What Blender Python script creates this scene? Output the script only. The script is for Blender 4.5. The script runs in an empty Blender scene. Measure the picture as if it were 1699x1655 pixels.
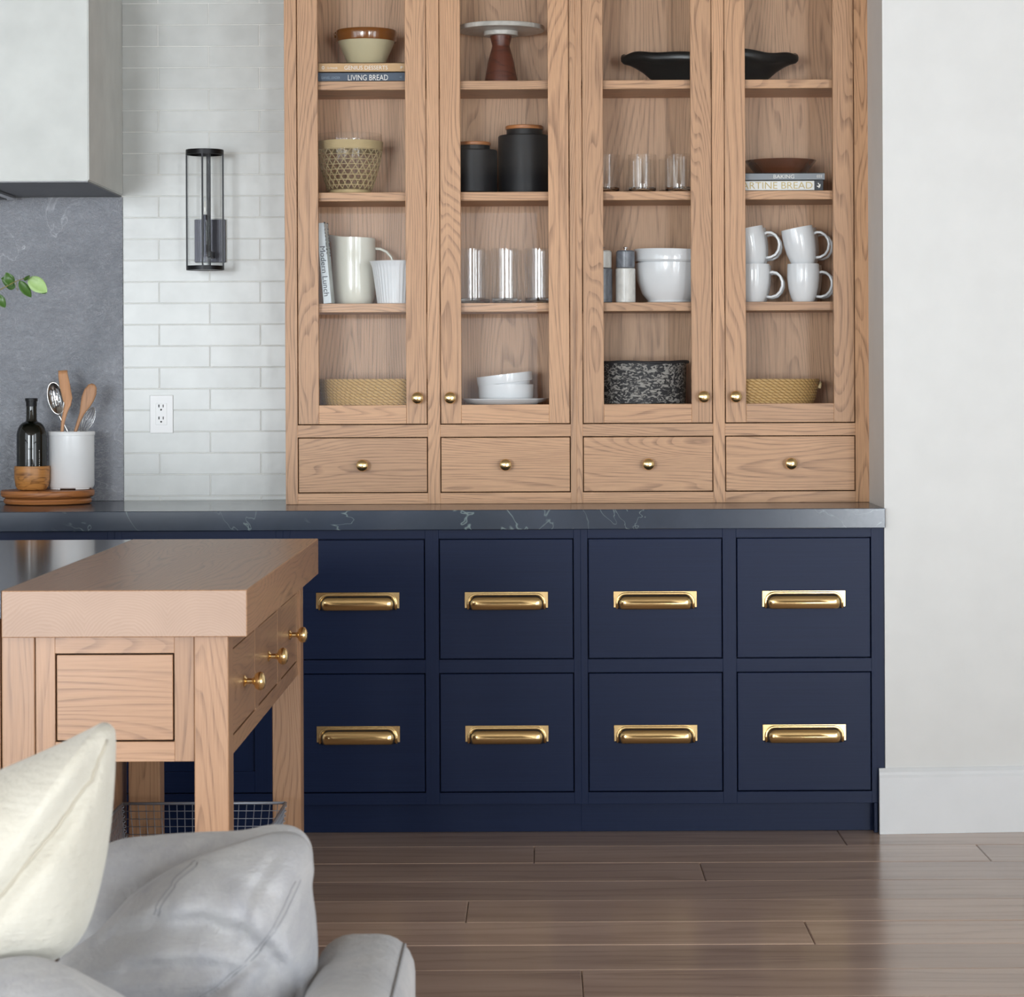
import bpy, bmesh, math, random
from mathutils import Vector, Matrix, noise
random.seed(7)
sc = bpy.context.scene
COL = sc.collection

# ------------------------------------------------------------------ camera
W, H = 1699, 1655
F = 4116.0                 # focal length in pixels
VX, VY = 895.0, 630.0      # where the level view axis meets the picture
ROLL = math.radians(0.25)
CZ = 1.284                 # eye height
cam = bpy.data.cameras.new('camera')
cam.sensor_width = 36; cam.sensor_fit = 'HORIZONTAL'
cam.lens = F / W * 36
cam.shift_x = (W / 2 - VX) / W
cam.shift_y = (VY - H / 2) / W
cam.clip_start = 0.05
cam.dof.use_dof = True; cam.dof.focus_distance = 7.0; cam.dof.aperture_fstop = 20
camo = bpy.data.objects.new('camera', cam); COL.objects.link(camo)
camo.location = (0, 0, CZ); camo.rotation_euler = (math.pi / 2, ROLL, 0)
sc.camera = camo

# ------------------------------------------------------------------ light
world = bpy.data.worlds.new('world'); sc.world = world; world.use_nodes = True
world.node_tree.nodes['Background'].inputs[0].default_value = (0.80, 0.90, 1.0, 1)
world.node_tree.nodes['Background'].inputs[1].default_value = 1.5

def window_light(name, loc, rot, sx, sy, power, col):
    l = bpy.data.lights.new(name, 'AREA'); l.shape = 'RECTANGLE'; l.size = sx; l.size_y = sy
    l.energy = power; l.color = col
    o = bpy.data.objects.new(name, l); COL.objects.link(o); o.location = loc; o.rotation_euler = rot
    return o
DAY = (0.885, 0.95, 1.0)
YREAR = -5.5
SIDE_SPANS = [(-4.9, -2.5), (-1.9, .5), (1.1, 3.5)]        # windows of the side wall, along Y
REAR_WIN = [(-3.35, 2.3), (-.9, 1.8), (2.99, 1.0)]         # windows of the wall behind the camera: centre, width
EAST_FILL_SPANS = [(-3.4, -1.0), (.2, 2.6)]  # unseen east windows, added to hold the fill lights
# daylight entering by the windows of the left wall and of the wall behind the camera
for i, ((a, b), pw_) in enumerate(zip(SIDE_SPANS, (90, 90, 55))):
    window_light('daylight_side_%d' % (i + 1), (-4.55, (a + b) / 2, 1.4), (0, -math.pi / 2, 0), 2.55, b - a - .1, pw_, DAY)
for i, ((xx, ww), pw_) in enumerate(zip(REAR_WIN, (540, 30, 290))):
    window_light('daylight_rear_%d' % (i + 1), (xx, YREAR + .05, 1.37), (math.pi / 2, 0, 0), ww, 2.55, pw_, DAY)
for i, ((a, b), pw_) in enumerate(zip(EAST_FILL_SPANS, (110, 110))):  # fill lights added on the east side to lift right-facing surfaces
    window_light('added_fill_east_%d' % (i + 1), (3.55, (a + b) / 2, 1.4), (0, math.pi / 2, 0), 2.55, b - a - .1, pw_, DAY)
vs = sc.view_settings
vs.view_transform = 'Standard'; vs.look = 'None'; vs.gamma = 1; vs.use_curve_mapping = False
vs.exposure = -0.05
sc.cycles.use_denoising = True
sc.cycles.max_bounces = 7; sc.cycles.diffuse_bounces = 3; sc.cycles.glossy_bounces = 3; sc.cycles.transmission_bounces = 6; sc.cycles.transparent_max_bounces = 16
sc.cycles.use_adaptive_sampling = True; sc.cycles.adaptive_threshold = 0.05
sc.cycles.caustics_reflective = False; sc.cycles.caustics_refractive = False

# ------------------------------------------------------------------ helpers
def P(px, py, Y):
    dx, dy = px - VX, py - VY
    s, c = math.sin(ROLL), math.cos(ROLL)
    ux, uy = dx * c - dy * s, dx * s + dy * c
    return Vector((ux * Y / F, Y, CZ - uy * Y / F))
def XP(px, Y, py=630): return P(px, py, Y).x
def ZP(py, Y, px=895): return P(px, py, Y).z
def lin(c):
    c = c / 255.0
    return c / 12.92 if c <= 0.04045 else ((c + 0.055) / 1.055) ** 2.4
def rgb(r, g, b): return (lin(r), lin(g), lin(b), 1)

class NT:
    def __init__(s, name):
        s.m = bpy.data.materials.new(name); s.m.use_nodes = True
        s.t = s.m.node_tree; s.b = s.t.nodes['Principled BSDF']; s.out = s.t.nodes['Material Output']
    def n(s, typ, **kw):
        nd = s.t.nodes.new('ShaderNode' + typ)
        for k, v in kw.items():
            if k.startswith('i_'):
                nd.inputs[k[2:].replace('_', ' ')].default_value = v
            else: setattr(nd, k, v)
        return nd
    def l(s, a, b): s.t.links.new(a, b)
    def math(s, op, a, b=None, c=None):
        nd = s.n('Math', operation=op)
        for i, v in enumerate((a, b, c)):
            if v is None: continue
            if isinstance(v, (int, float)): nd.inputs[i].default_value = v
            else: s.l(v, nd.inputs[i])
        return nd.outputs[0]
    def ramp(s, fac, stops, interp='LINEAR'):
        r = s.n('ValToRGB'); r.color_ramp.interpolation = interp
        e = r.color_ramp.elements
        while len(e) < len(stops): e.new(0.5)
        for i, (p, c) in enumerate(stops):
            e[i].position = p; e[i].color = c if len(c) == 4 else (*c, 1)
        s.l(fac, r.inputs[0]); return r.outputs[0]
    def mix(s, fac, a, b, blend='MIX'):
        nd = s.n('Mix', data_type='RGBA', blend_type=blend)
        for sock, v in ((nd.inputs[0], fac), (nd.inputs[6], a), (nd.inputs[7], b)):
            if isinstance(v, (int, float)): sock.default_value = v
            elif isinstance(v, tuple): sock.default_value = v
            else: s.l(v, sock)
        return nd.outputs[2]
    def noise(s, vec, scale=1, detail=2, rough=.5, dist=0, out=0):
        nd = s.n('TexNoise'); nd.inputs['Scale'].default_value = scale; nd.inputs['Detail'].default_value = detail
        nd.inputs['Roughness'].default_value = rough; nd.inputs['Distortion'].default_value = dist
        if vec is not None: s.l(vec, nd.inputs['Vector'])
        return nd.outputs[out]
    def mapv(s, vec, scale=(1, 1, 1), loc=(0, 0, 0), rot=(0, 0, 0)):
        nd = s.n('Mapping'); nd.inputs['Scale'].default_value = scale; nd.inputs['Location'].default_value = loc
        nd.inputs['Rotation'].default_value = rot
        s.l(vec, nd.inputs['Vector']); return nd.outputs[0]
    def coord(s, which): return s.n('TexCoord').outputs[which]
    def bump(s, h, strength=.2, dist=.002):
        b = s.n('Bump'); b.inputs['Strength'].default_value = strength; b.inputs['Distance'].default_value = dist
        s.l(h, b.inputs['Height']); s.l(b.outputs[0], s.b.inputs['Normal'])
    def set(s, **kw):
        for k, v in kw.items():
            sock = s.b.inputs[k.replace('_', ' ')]
            if isinstance(v, (int, float, tuple)): sock.default_value = v
            else: s.l(v, sock)
        return s.m

MATS = {}
def plain(name, col, rough=.5, metal=0, coat=0, spec=.5, vary=.04, bump=0, bscale=200, sheen=0):
    """one colour with a faint cloudy variation and an optional fine relief"""
    t = NT(name); ob = t.coord('Object')
    n = t.noise(ob, 9, 3)
    lo = tuple(max(0, c * (1 - vary * 2)) for c in col[:3]) + (1,)
    hi = tuple(min(1, c * (1 + vary * 2)) for c in col[:3]) + (1,)
    c = t.ramp(n, [(.3, lo), (.7, hi)])
    t.set(Base_Color=c, Roughness=rough, Metallic=metal, Coat_Weight=coat, Specular_IOR_Level=spec, Sheen_Weight=sheen)
    if bump: t.bump(t.noise(ob, bscale, 3), bump, .001)
    MATS[name] = t.m; return t.m

def wood(name, light, mid, dark, ring=16, across=7, along=.75, rough=.42, pore=.8, linew=.66, bump=.12, tone=.25, vm=26):
    """long-grained timber: contour lines of a stretched noise field, with fine pores; grain runs along U"""
    t = NT(name); uv = t.coord('UV')
    base = t.noise(t.mapv(uv, (along, across, 1)), 1, 2, .45, .35)
    sep = t.n('SeparateXYZ'); t.l(uv, sep.inputs[0])
    field = t.math('ADD', t.math('MULTIPLY', base, ring), t.math('MULTIPLY', sep.outputs[1], vm))
    fr = t.math('FRACT', field)
    lines = t.ramp(fr, [(0, (.15, .15, .15)), (.55, (.0, .0, .0)), (.93, (1, 1, 1)), (1, (.1, .1, .1))])
    fine = t.noise(t.mapv(uv, (9, 330, 1)), 1, 3, .6)
    pores = t.ramp(fine, [(.42, (0, 0, 0)), (.66, (1, 1, 1))])
    brk = t.ramp(t.noise(t.mapv(uv, (5, 150, 1)), 1, 3, .6), [(.36, (0, 0, 0)), (.6, (1, 1, 1))])
    lines = t.math('MULTIPLY', lines, t.math('ADD', t.math('MULTIPLY', brk, .75), .25))
    big = t.noise(t.mapv(uv, (1.3, 5, 1)), 1, 3, .5)
    c0 = t.mix(big, light, mid)
    c1 = t.mix(t.math('MULTIPLY', lines, linew), c0, dark)
    c2 = t.mix(t.math('MULTIPLY', t.math('MULTIPLY', pores, t.math('ADD', t.math('MULTIPLY', lines, .7), .3)), pore), c1, dark)
    info = t.n('ObjectInfo')
    hsv = t.n('HueSaturation'); t.l(c2, hsv.inputs['Color'])
    t.l(t.math('ADD', t.math('MULTIPLY', info.outputs['Random'], tone), 1 - tone * .5), hsv.inputs['Value'])
    t.set(Base_Color=hsv.outputs[0], Roughness=rough)
    MATS[name] = t.m; return t.m

OAK = wood('oak', rgb(216, 170, 130), rgb(198, 150, 110), rgb(126, 86, 56), ring=30, vm=70, across=6, along=.8)
OAKB = wood('oak_back_veneer', rgb(216, 174, 138), rgb(200, 156, 120), rgb(130, 94, 66), ring=30, vm=60, across=5, along=.55, linew=.55)
OAKT = wood('oak_table', rgb(176, 136, 103), rgb(160, 120, 88), rgb(106, 72, 48), ring=26, vm=70, across=6, along=.8, pore=.6, linew=.55, rough=.34)
FLOORW = wood('floor_oak', rgb(226, 198, 178), rgb(164, 136, 118), rgb(110, 86, 73), ring=5, across=5, along=.6, rough=.22, pore=.35, linew=.26, vm=12, bump=.02, tone=.28)
WARMW = wood('acacia', rgb(196, 130, 74), rgb(176, 108, 58), rgb(112, 62, 30), ring=9, across=14, along=3, rough=.4)
OLIVE = wood('olive_wood', rgb(206, 150, 84), rgb(182, 120, 60), rgb(92, 50, 22), ring=8, across=26, along=9, rough=.4, linew=.75)
WALNUT = wood('walnut', rgb(110, 56, 36), rgb(88, 42, 28), rgb(52, 24, 16), ring=6, across=16, along=4, rough=.4)
SPOONW = wood('beech', rgb(206, 156, 116), rgb(190, 138, 98), rgb(150, 104, 70), ring=5, across=30, along=6, rough=.5, linew=.3)

def oak_end():
    t = NT('oak_end_grain'); uv = t.coord('UV')
    sep = t.n('SeparateXYZ'); t.l(uv, sep.inputs[0])
    u = t.math('SUBTRACT', t.math('MODULO', sep.outputs[0], .147), .07)
    v = t.math('ADD', sep.outputs[1], .03)
    r = t.math('SQRT', t.math('ADD', t.math('MULTIPLY', u, u), t.math('MULTIPLY', v, v)))
    r = t.math('ADD', t.math('MULTIPLY', r, 190), t.math('MULTIPLY', t.noise(uv, 9, 4), 9))
    s = t.ramp(t.math('FRACT', r), [(0, (0, 0, 0)), (.7, (1, 1, 1)), (1, (0, 0, 0))])
    big = t.noise(uv, 9, 3)
    c = t.mix(big, rgb(182, 154, 134), rgb(158, 130, 111))
    c = t.mix(t.math('MULTIPLY', s, .24), c, rgb(140, 104, 80))
    t.set(Base_Color=c, Roughness=.45); return t.m
OAKEND = oak_end()

def stone(name, base, light, vein, vein_amt, rough, scratch=0, bumpk=.05):
    t = NT(name); ob = t.coord('Object')
    n1 = t.noise(ob, 2.6, 6, .6, .6)
    c = t.ramp(n1, [(.32, base), (.72, light)])
    w = t.noise(t.mapv(ob, (1, 1, 1), rot=(.3, .5, .2)), 3.4, 4, .6, 1.4)
    v = t.math('ABSOLUTE', t.math('SUBTRACT', w, .5))
    vm = t.ramp(v, [(0, (1, 1, 1)), (.006, (0, 0, 0))])
    gate = t.ramp(t.noise(ob, 3.2, 2), [(.42, (0, 0, 0)), (.58, (1, 1, 1))])
    c = t.mix(t.math('MULTIPLY', t.math('MULTIPLY', vm, gate), vein_amt), c, vein)
    if scratch:
        w2 = t.noise(t.mapv(ob, (1, 1, 1.5), rot=(0, .7, 0)), 13, 7, .75, 2.6)
        v2 = t.ramp(t.math('ABSOLUTE', t.math('SUBTRACT', w2, .5)), [(0, (1, 1, 1)), (.032, (0, 0, 0))])
        c = t.mix(t.math('MULTIPLY', v2, scratch), c, vein)
        t.bump(t.math('ADD', t.noise(ob, 60, 5, .7, 1.5), t.math('MULTIPLY', v2, .3)), .5, .002)
    else:
        t.bump(t.noise(ob, 90, 4), bumpk, .001)
    t.set(Base_Color=c, Roughness=rough); return t.m
SOAP = stone('soapstone_counter', rgb(38, 49, 64), rgb(55, 66, 83), rgb(150, 170, 168), .6, .17)
SLAB = stone('soapstone_leathered', rgb(84, 88, 98), rgb(138, 140, 148), rgb(206, 208, 214), .5, .34, scratch=.6)

WALLM = plain('wall_paint', rgb(232, 232, 230), .6, vary=.01, bump=.03, bscale=350)
CEIL = plain('ceiling_paint', rgb(158, 150, 138), .8, vary=.01)
HOODM = plain('hood_plaster', rgb(214, 217, 214), .65, vary=.03, bump=.05, bscale=30)
BASEB = plain('baseboard_paint', rgb(236, 238, 240), .35, vary=.01)
GROUT = plain('grout', rgb(240, 240, 236), .9, bump=.1)
def tile_mat():
    t = NT('glazed_tile'); ob = t.coord('Object'); info = t.n('ObjectInfo')
    n = t.noise(ob, 11, 3)
    c = t.ramp(n, [(.3, rgb(194, 196, 193)), (.7, rgb(205, 207, 204))])
    h = t.n('HueSaturation'); t.l(c, h.inputs['Color'])
    t.l(t.math('ADD', t.math('MULTIPLY', info.outputs['Random'], .07), .965), h.inputs['Value'])
    t.set(Base_Color=h.outputs[0], Roughness=.28)
    t.bump(t.noise(ob, 16, 2), .25, .003); return t.m
TILE = tile_mat()
def navy_mat():
    t = NT('navy_paint'); uv = t.coord('UV')
    n = t.noise(t.mapv(uv, (3, 240, 1)), 1, 3)
    c = t.ramp(n, [(.3, rgb(17, 30, 60)), (.7, rgb(21, 35, 66))])
    t.set(Base_Color=c, Roughness=.36, Specular_IOR_Level=.17); t.bump(n, .06, .0005); return t.m
NAVY = navy_mat()
BRASS = plain('brass', (.92, .68, .34, 1), .19, 1, vary=.03)
BLACKM = plain('black_metal', rgb(26, 26, 28), .38, .6)
STEEL = plain('steel', (.62, .62, .62, 1), .18, 1, vary=.02)
GALV = plain('galvanised_wire', rgb(150, 154, 164), .45, .5)
HOODIN = plain('hood_liner', rgb(96, 96, 98), .4, .7)
WHITEC = plain('white_glaze', rgb(236, 238, 240), .12, vary=.01, coat=.3)
CREAMC = plain('cream_glaze', rgb(238, 236, 222), .13, vary=.01, coat=.3)
CROCKM = plain('crock_glaze', rgb(240, 241, 242), .3, vary=.01)
STONEW = plain('stoneware_buff', rgb(196, 186, 152), .35, vary=.03)
BROWNG = plain('brown_glaze', rgb(126, 74, 26), .12, vary=.06, coat=.5)
BLACKC = plain('matte_black', rgb(22, 22, 25), .42, vary=.03, spec=.25)
BLACKR = plain('black_resin', rgb(12, 12, 13), .28, vary=.03, spec=.3)
WHITEP = plain('white_plastic', rgb(240, 240, 240), .35, vary=.0)
DARK = plain('dark_slot', rgb(30, 30, 30), .6)
GAP = plain('gap_shadow_board', rgb(40, 30, 24), .8)
CANE = plain('cane', rgb(204, 182, 138), .6, vary=.08, bump=.2, bscale=300)
PAPER = plain('paper', rgb(236, 232, 222), .8)
def marble(name, a, b):
    t = NT(name); ob = t.coord('Object')
    w = t.noise(ob, 14, 4, .6, 1.5)
    c = t.ramp(w, [(.35, a), (.65, b)]); t.set(Base_Color=c, Roughness=.3); return t.m
MARBW = marble('white_marble', rgb(206, 204, 198), rgb(236, 234, 228))
MARBG = marble('grey_marble', rgb(84, 88, 96), rgb(128, 132, 140))
MARBS = marble('stand_marble', rgb(176, 172, 164), rgb(216, 212, 204))
def basket_weave():
    t = NT('seagrass'); uv = t.coord('UV')
    n = t.noise(t.mapv(uv, (60, 60, 1)), 1, 3)
    sep = t.n('SeparateXYZ'); t.l(uv, sep.inputs[0])
    d = t.math('FRACT', t.math('ADD', t.math('MULTIPLY', sep.outputs[0], 55), t.math('MULTIPLY', sep.outputs[1], 70)))
    k = t.ramp(d, [(0, (0, 0, 0)), (.25, (1, 1, 1)), (.75, (1, 1, 1)), (1, (0, 0, 0))])
    c = t.mix(n, rgb(192, 152, 92), rgb(216, 180, 122)); c = t.mix(k, rgb(150, 112, 60), c)
    t.set(Base_Color=c, Roughness=.55); t.bump(k, .6, .002); return t.m
SEAGR = basket_weave()
def fleck():
    t = NT('black_white_fleck'); uv = t.coord('UV')
    w = t.noise(t.mapv(uv, (52, 95, 1)), 1, 4, .6, 1.6)
    m = t.ramp(w, [(.50, (0, 0, 0)), (.56, (1, 1, 1))])
    c = t.mix(m, rgb(30, 30, 34), rgb(158, 154, 148)); t.set(Base_Color=c, Roughness=.6); t.bump(m, .4, .002); return t.m
FLECK = fleck()
def thin_glass(name, tint=(1, 1, 1, 1), ior=.035, rough=.0, k=1.0):
    m = bpy.data.materials.new(name); m.use_nodes = True; t = m.node_tree; t.nodes.clear()
    o = t.nodes.new('ShaderNodeOutputMaterial'); mx = t.nodes.new('ShaderNodeMixShader')
    tr = t.nodes.new('ShaderNodeBsdfTransparent'); gl = t.nodes.new('ShaderNodeBsdfGlossy'); lw = t.nodes.new('ShaderNodeLayerWeight')
    tr.inputs[0].default_value = tint; gl.inputs['Roughness'].default_value = rough; pw = t.nodes.new('ShaderNodeMath'); pw.operation = 'POWER'; pw.inputs[1].default_value = 4.5; t.links.new(lw.outputs['Facing'], pw.inputs[0]); fr = t.nodes.new('ShaderNodeMath'); fr.operation = 'MULTIPLY_ADD'; fr.inputs[1].default_value = .9; fr.inputs[2].default_value = ior; t.links.new(pw.outputs[0], fr.inputs[0])
    mu = t.nodes.new('ShaderNodeMath'); mu.operation = 'MULTIPLY'; mu.inputs[1].default_value = k; mu.use_clamp = True
    t.links.new(fr.outputs[0], mu.inputs[0]); t.links.new(mu.outputs[0], mx.inputs[0])
    t.links.new(tr.outputs[0], mx.inputs[1]); t.links.new(gl.outputs[0], mx.inputs[2]); t.links.new(mx.outputs[0], o.inputs[0])
    return m
PANE = thin_glass('pane_glass', (.996, .998, .998, 1), .011)
CLEAR = thin_glass('clear_glass', (.965, .97, .97, 1), .035, .02, 1.6)
def solid_glass(name, col, ior=1.5):
    t = NT(name); t.set(Base_Color=col, Roughness=.02, Transmission_Weight=1.0, IOR=ior); return t.m
GLASSB = solid_glass('thick_glass', (.9, .92, .92, 1))
BOTTLEG = solid_glass('bottle_glass', rgb(12, 14, 8))
BOTTLEG.node_tree.nodes['Principled BSDF'].inputs['Transmission Weight'].default_value = .12
def fabric(name, a, b, scale=420, bump=.5, sheen=.2, blotch=3, wrinkle=0):
    t = NT(name); ob = t.coord('Object')
    n = t.noise(ob, blotch, 7, .68, .5); f = t.noise(ob, scale, 3, .6)
    wv = t.noise(t.mapv(ob, (scale * .25, scale * .25, scale * 1.6)), 1, 2)
    c = t.mix(t.ramp(n, [(.3, (0, 0, 0)), (.7, (1, 1, 1))]), a, b); c = t.mix(t.math('MULTIPLY', f, .35), c, a)
    c = t.mix(t.math('MULTIPLY', wv, .2), c, a)
    t.set(Base_Color=c, Roughness=.95, Sheen_Weight=sheen, Specular_IOR_Level=.1)
    h = t.math('ADD', f, t.math('MULTIPLY', wv, .8))
    if wrinkle: h = t.math('ADD', h, t.math('MULTIPLY', t.noise(ob, 16, 5, .6, 1.2), wrinkle))
    t.bump(h, bump, .0015); return t.m
SOFAF = fabric('grey_linen', rgb(140, 140, 145), rgb(180, 178, 176), scale=260, blotch=9, wrinkle=5, bump=.55)
PILLF = fabric('cream_boucle', rgb(184, 179, 166), rgb(203, 199, 188), scale=150, bump=.9, blotch=8, wrinkle=2)
SEAMF = fabric('seam_shadow_cloth', rgb(124, 124, 128), rgb(140, 140, 142))
PSEAM = fabric('cream_piping', rgb(172, 165, 150), rgb(186, 179, 164))
LEAFM = plain('leaf_green', rgb(62, 96, 40), .35, vary=.15)
LEAFL = plain('leaf_pale', rgb(150, 180, 116), .45, vary=.08)
STEMM = plain('twig', rgb(122, 112, 66), .6)

WL = {}
def wl(o): return WL.get(o.name, Vector((0, 0, 0))) if o is not None else Vector((0, 0, 0))
def thing(name, label, cat, loc=(0, 0, 0), group=None, kind=None):
    o = bpy.data.objects.new(name, None); COL.objects.link(o); o.location = loc; o.empty_display_size = .05
    WL[o.name] = Vector(loc)
    tag(o, label, cat, group, kind); return o
def tag(o, label=None, cat=None, group=None, kind=None):
    if label: o['label'] = label
    if cat: o['category'] = cat
    if group: o['group'] = group
    if kind: o['kind'] = kind
    return o
def sub(name, parent, loc=None):
    """an Empty that is a part holding sub-parts"""
    o = bpy.data.objects.new(name, None); COL.objects.link(o); o.parent = parent; o.empty_display_size = .03
    loc = Vector(loc) if loc is not None else wl(parent)
    o.location = loc - wl(parent); WL[o.name] = loc; return o
def link(name, me, mat, parent=None, world=True):
    """one mesh object; vertices are given in world space and moved to the parent's frame"""
    if world and parent is not None:
        me.transform(Matrix.Translation(-wl(parent)))
    mats = mat if isinstance(mat, (list, tuple)) else [mat]
    for m in mats: me.materials.append(m)
    o = bpy.data.objects.new(name, me); COL.objects.link(o); o.parent = parent
    WL[o.name] = wl(parent).copy() if parent is not None else Vector((0, 0, 0))
    return o
def single(name, me, mat, label, cat, loc, group=None, kind=None):
    """a thing that is one mesh, with its origin at its base"""
    me.transform(Matrix.Translation(-Vector(loc)))
    o = link(name, me, mat, None); o.location = loc; WL[o.name] = Vector(loc)
    return tag(o, label, cat, group, kind)
def mesh(verts, faces, smooth=False):
    me = bpy.data.meshes.new('m'); me.from_pydata([tuple(v) for v in verts], [], faces); me.update()
    if smooth:
        for p in me.polygons: p.use_smooth = True
    return me
def fixn(me):
    bm = bmesh.new(); bm.from_mesh(me); bmesh.ops.recalc_face_normals(bm, faces=bm.faces); bm.to_mesh(me); bm.free(); return me
def grain_uv(me, g, off=None):
    ax = 'xyz'.index(g); oth = [i for i in range(3) if i != ax]
    if off is None: off = (random.uniform(0, 40), random.uniform(0, 40))
    uv = me.uv_layers.new(name='UVMap')
    for p in me.polygons:
        n = p.normal; d = max(range(3), key=lambda i: abs(n[i]))
        for li in p.loop_indices:
            c = me.vertices[me.loops[li].vertex_index].co
            if d == ax: u, v = c[oth[0]] * .3, c[oth[1]]
            else:
                k = [i for i in oth if i != d][0]; u, v = c[ax], c[k] + .37 * c[d]
            uv.data[li].uv = (u + off[0], v + off[1])
    return me
def boxm(x0, x1, y0, y1, z0, z1, bev=.0012, seg=1):
    bm = bmesh.new(); bmesh.ops.create_cube(bm, size=1)
    for v in bm.verts:
        v.co = Vector((x0 + (v.co.x + .5) * (x1 - x0), y0 + (v.co.y + .5) * (y1 - y0), z0 + (v.co.z + .5) * (z1 - z0)))
    if bev > 0: bmesh.ops.bevel(bm, geom=bm.edges[:], offset=bev, segments=seg, profile=.5, affect='EDGES')
    me = bpy.data.meshes.new('m'); bm.to_mesh(me); bm.free(); return me
def box(name, x0, x1, y0, y1, z0, z1, mat, parent=None, g='z', bev=.0012, seg=1, smooth=False):
    if x0 > x1: x0, x1 = x1, x0
    if z0 > z1: z0, z1 = z1, z0
    me = boxm(x0, x1, y0, y1, z0, z1, bev, seg); grain_uv(me, g)
    if smooth:
        for p in me.polygons: p.use_smooth = True
    return link(name, me, mat, parent)
def lathem(prof, segs=40, c=(0, 0, 0), sx=1, sy=1, M=None, smooth=True, cap=True, wob=None):
    vs_, fs = [], []; uvl = []
    n = len(prof); L = [0]
    for i in range(1, n): L.append(L[-1] + math.dist(prof[i], prof[i - 1]))
    rm = max(r for r, z in prof)
    for j in range(segs):
        a = 2 * math.pi * j / segs
        for i, (r, z) in enumerate(prof):
            rr = r * (wob(a, i / (n - 1)) if wob else 1)
            vs_.append(Vector((rr * math.cos(a) * sx, rr * math.sin(a) * sy, z)))
    for j in range(segs):
        k = (j + 1) % segs
        for i in range(n - 1):
            fs.append((j * n + i, k * n + i, k * n + i + 1, j * n + i + 1)); uvl.append((j, i))
    capf = []
    if cap and prof[0][0] > 1e-5: fs.append(tuple(j * n for j in reversed(range(segs))))
    if cap and prof[-1][0] > 1e-5: fs.append(tuple(j * n + n - 1 for j in range(segs)))
    me = mesh(vs_, fs, smooth)
    uv = me.uv_layers.new(name='UVMap'); ou, ov = random.uniform(0, 30), random.uniform(0, 30)
    for p in me.polygons:
        if p.index < len(uvl):
            j, i = uvl[p.index]
            q = [(j, i), (j + 1, i), (j + 1, i + 1), (j, i + 1)]
            for li, (jj, ii) in zip(p.loop_indices, q):
                uv.data[li].uv = (2 * math.pi * rm * jj / segs + ou, L[ii] + ov)
        else:
            for li in p.loop_indices:
                co = me.vertices[me.loops[li].vertex_index].co; uv.data[li].uv = (co.x + ou, co.y + ov)
    if smooth: me.set_sharp_from_angle(angle=math.radians(33))
    if M is not None: me.transform(M)
    me.transform(Matrix.Translation(Vector(c)))
    return me
def lathe(name, prof, mat, parent, c=(0, 0, 0), **kw):
    return link(name, fixn(lathem(prof, c=c, **kw)), mat, parent)
def tubem(paths, r, sides=6, closed=False):
    """tubes along polylines, joined into one mesh"""
    vs_, fs = [], []
    for pts in paths:
        pts = [Vector(p) for p in pts]; n = len(pts); b = len(vs_)
        ref = None
        for i, p in enumerate(pts):
            a = pts[(i - 1) % n] if closed or i > 0 else p
            z = pts[(i + 1) % n] if closed or i < n - 1 else p
            t = (z - a).normalized() if (z - a).length > 1e-9 else Vector((0, 0, 1))
            if ref is None:
                ref = t.orthogonal().normalized()
            ref = (ref - t * ref.dot(t))
            ref = ref.normalized() if ref.length > 1e-6 else t.orthogonal().normalized()
            bi = t.cross(ref); rr = r[i] if isinstance(r, (list, tuple)) else r
            for k in range(sides):
                an = 2 * math.pi * k / sides
                vs_.append(p + (ref * math.cos(an) + bi * math.sin(an)) * rr)
        for i in range(n if closed else n - 1):
            j = (i + 1) % n
            for k in range(sides):
                l = (k + 1) % sides
                fs.append((b + i * sides + k, b + i * sides + l, b + j * sides + l, b + j * sides + k))
        if not closed:
            fs.append(tuple(b + k for k in reversed(range(sides)))); fs.append(tuple(b + (n - 1) * sides + k for k in range(sides)))
    return mesh(vs_, fs, True)
def tube(name, paths, r, mat, parent, sides=6, closed=False):
    return link(name, tubem(paths, r, sides, closed), mat, parent)
def lettering(name, body, mat, parent, x0, x1, zc, h, y, M=None, depth=.0004):
    """flat print facing -Y: width from x0 to x1, letter height h, centred on zc"""
    cu = bpy.data.curves.new('t', 'FONT'); cu.body = body; cu.resolution_u = 3; cu.extrude = .01
    o = bpy.data.objects.new('t', cu); COL.objects.link(o)
    dg = bpy.context.evaluated_depsgraph_get()
    me = bpy.data.meshes.new_from_object(o.evaluated_get(dg))
    bpy.data.objects.remove(o); bpy.data.curves.remove(cu)
    xs = [v.co.x for v in me.vertices]; ys = [v.co.y for v in me.vertices]
    wx, wy = max(xs) - min(xs), max(ys) - min(ys)
    for v in me.vertices:
        lx = (v.co.x - min(xs)) / wx; ly = (v.co.y - min(ys)) / wy - .5; d = depth if v.co.z > 0 else 0
        v.co = Vector((x0 + lx * (x1 - x0), y - d, zc + ly * h))
    if M is not None: me.transform(M)
    me.materials.clear()
    return link(name, me, mat, parent)

# ------------------------------------------------------------------ main distances (metres from the camera)
YB = 7.00      # face of the base cabinets
YC = 6.97      # front of the worktop
YU = 7.3115    # face of the glazed cabinets
YW = 7.60      # wall with tiles
ZT = .918      # worktop height
XR = .9706     # end of the niche
ZCEIL = 2.95

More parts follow.
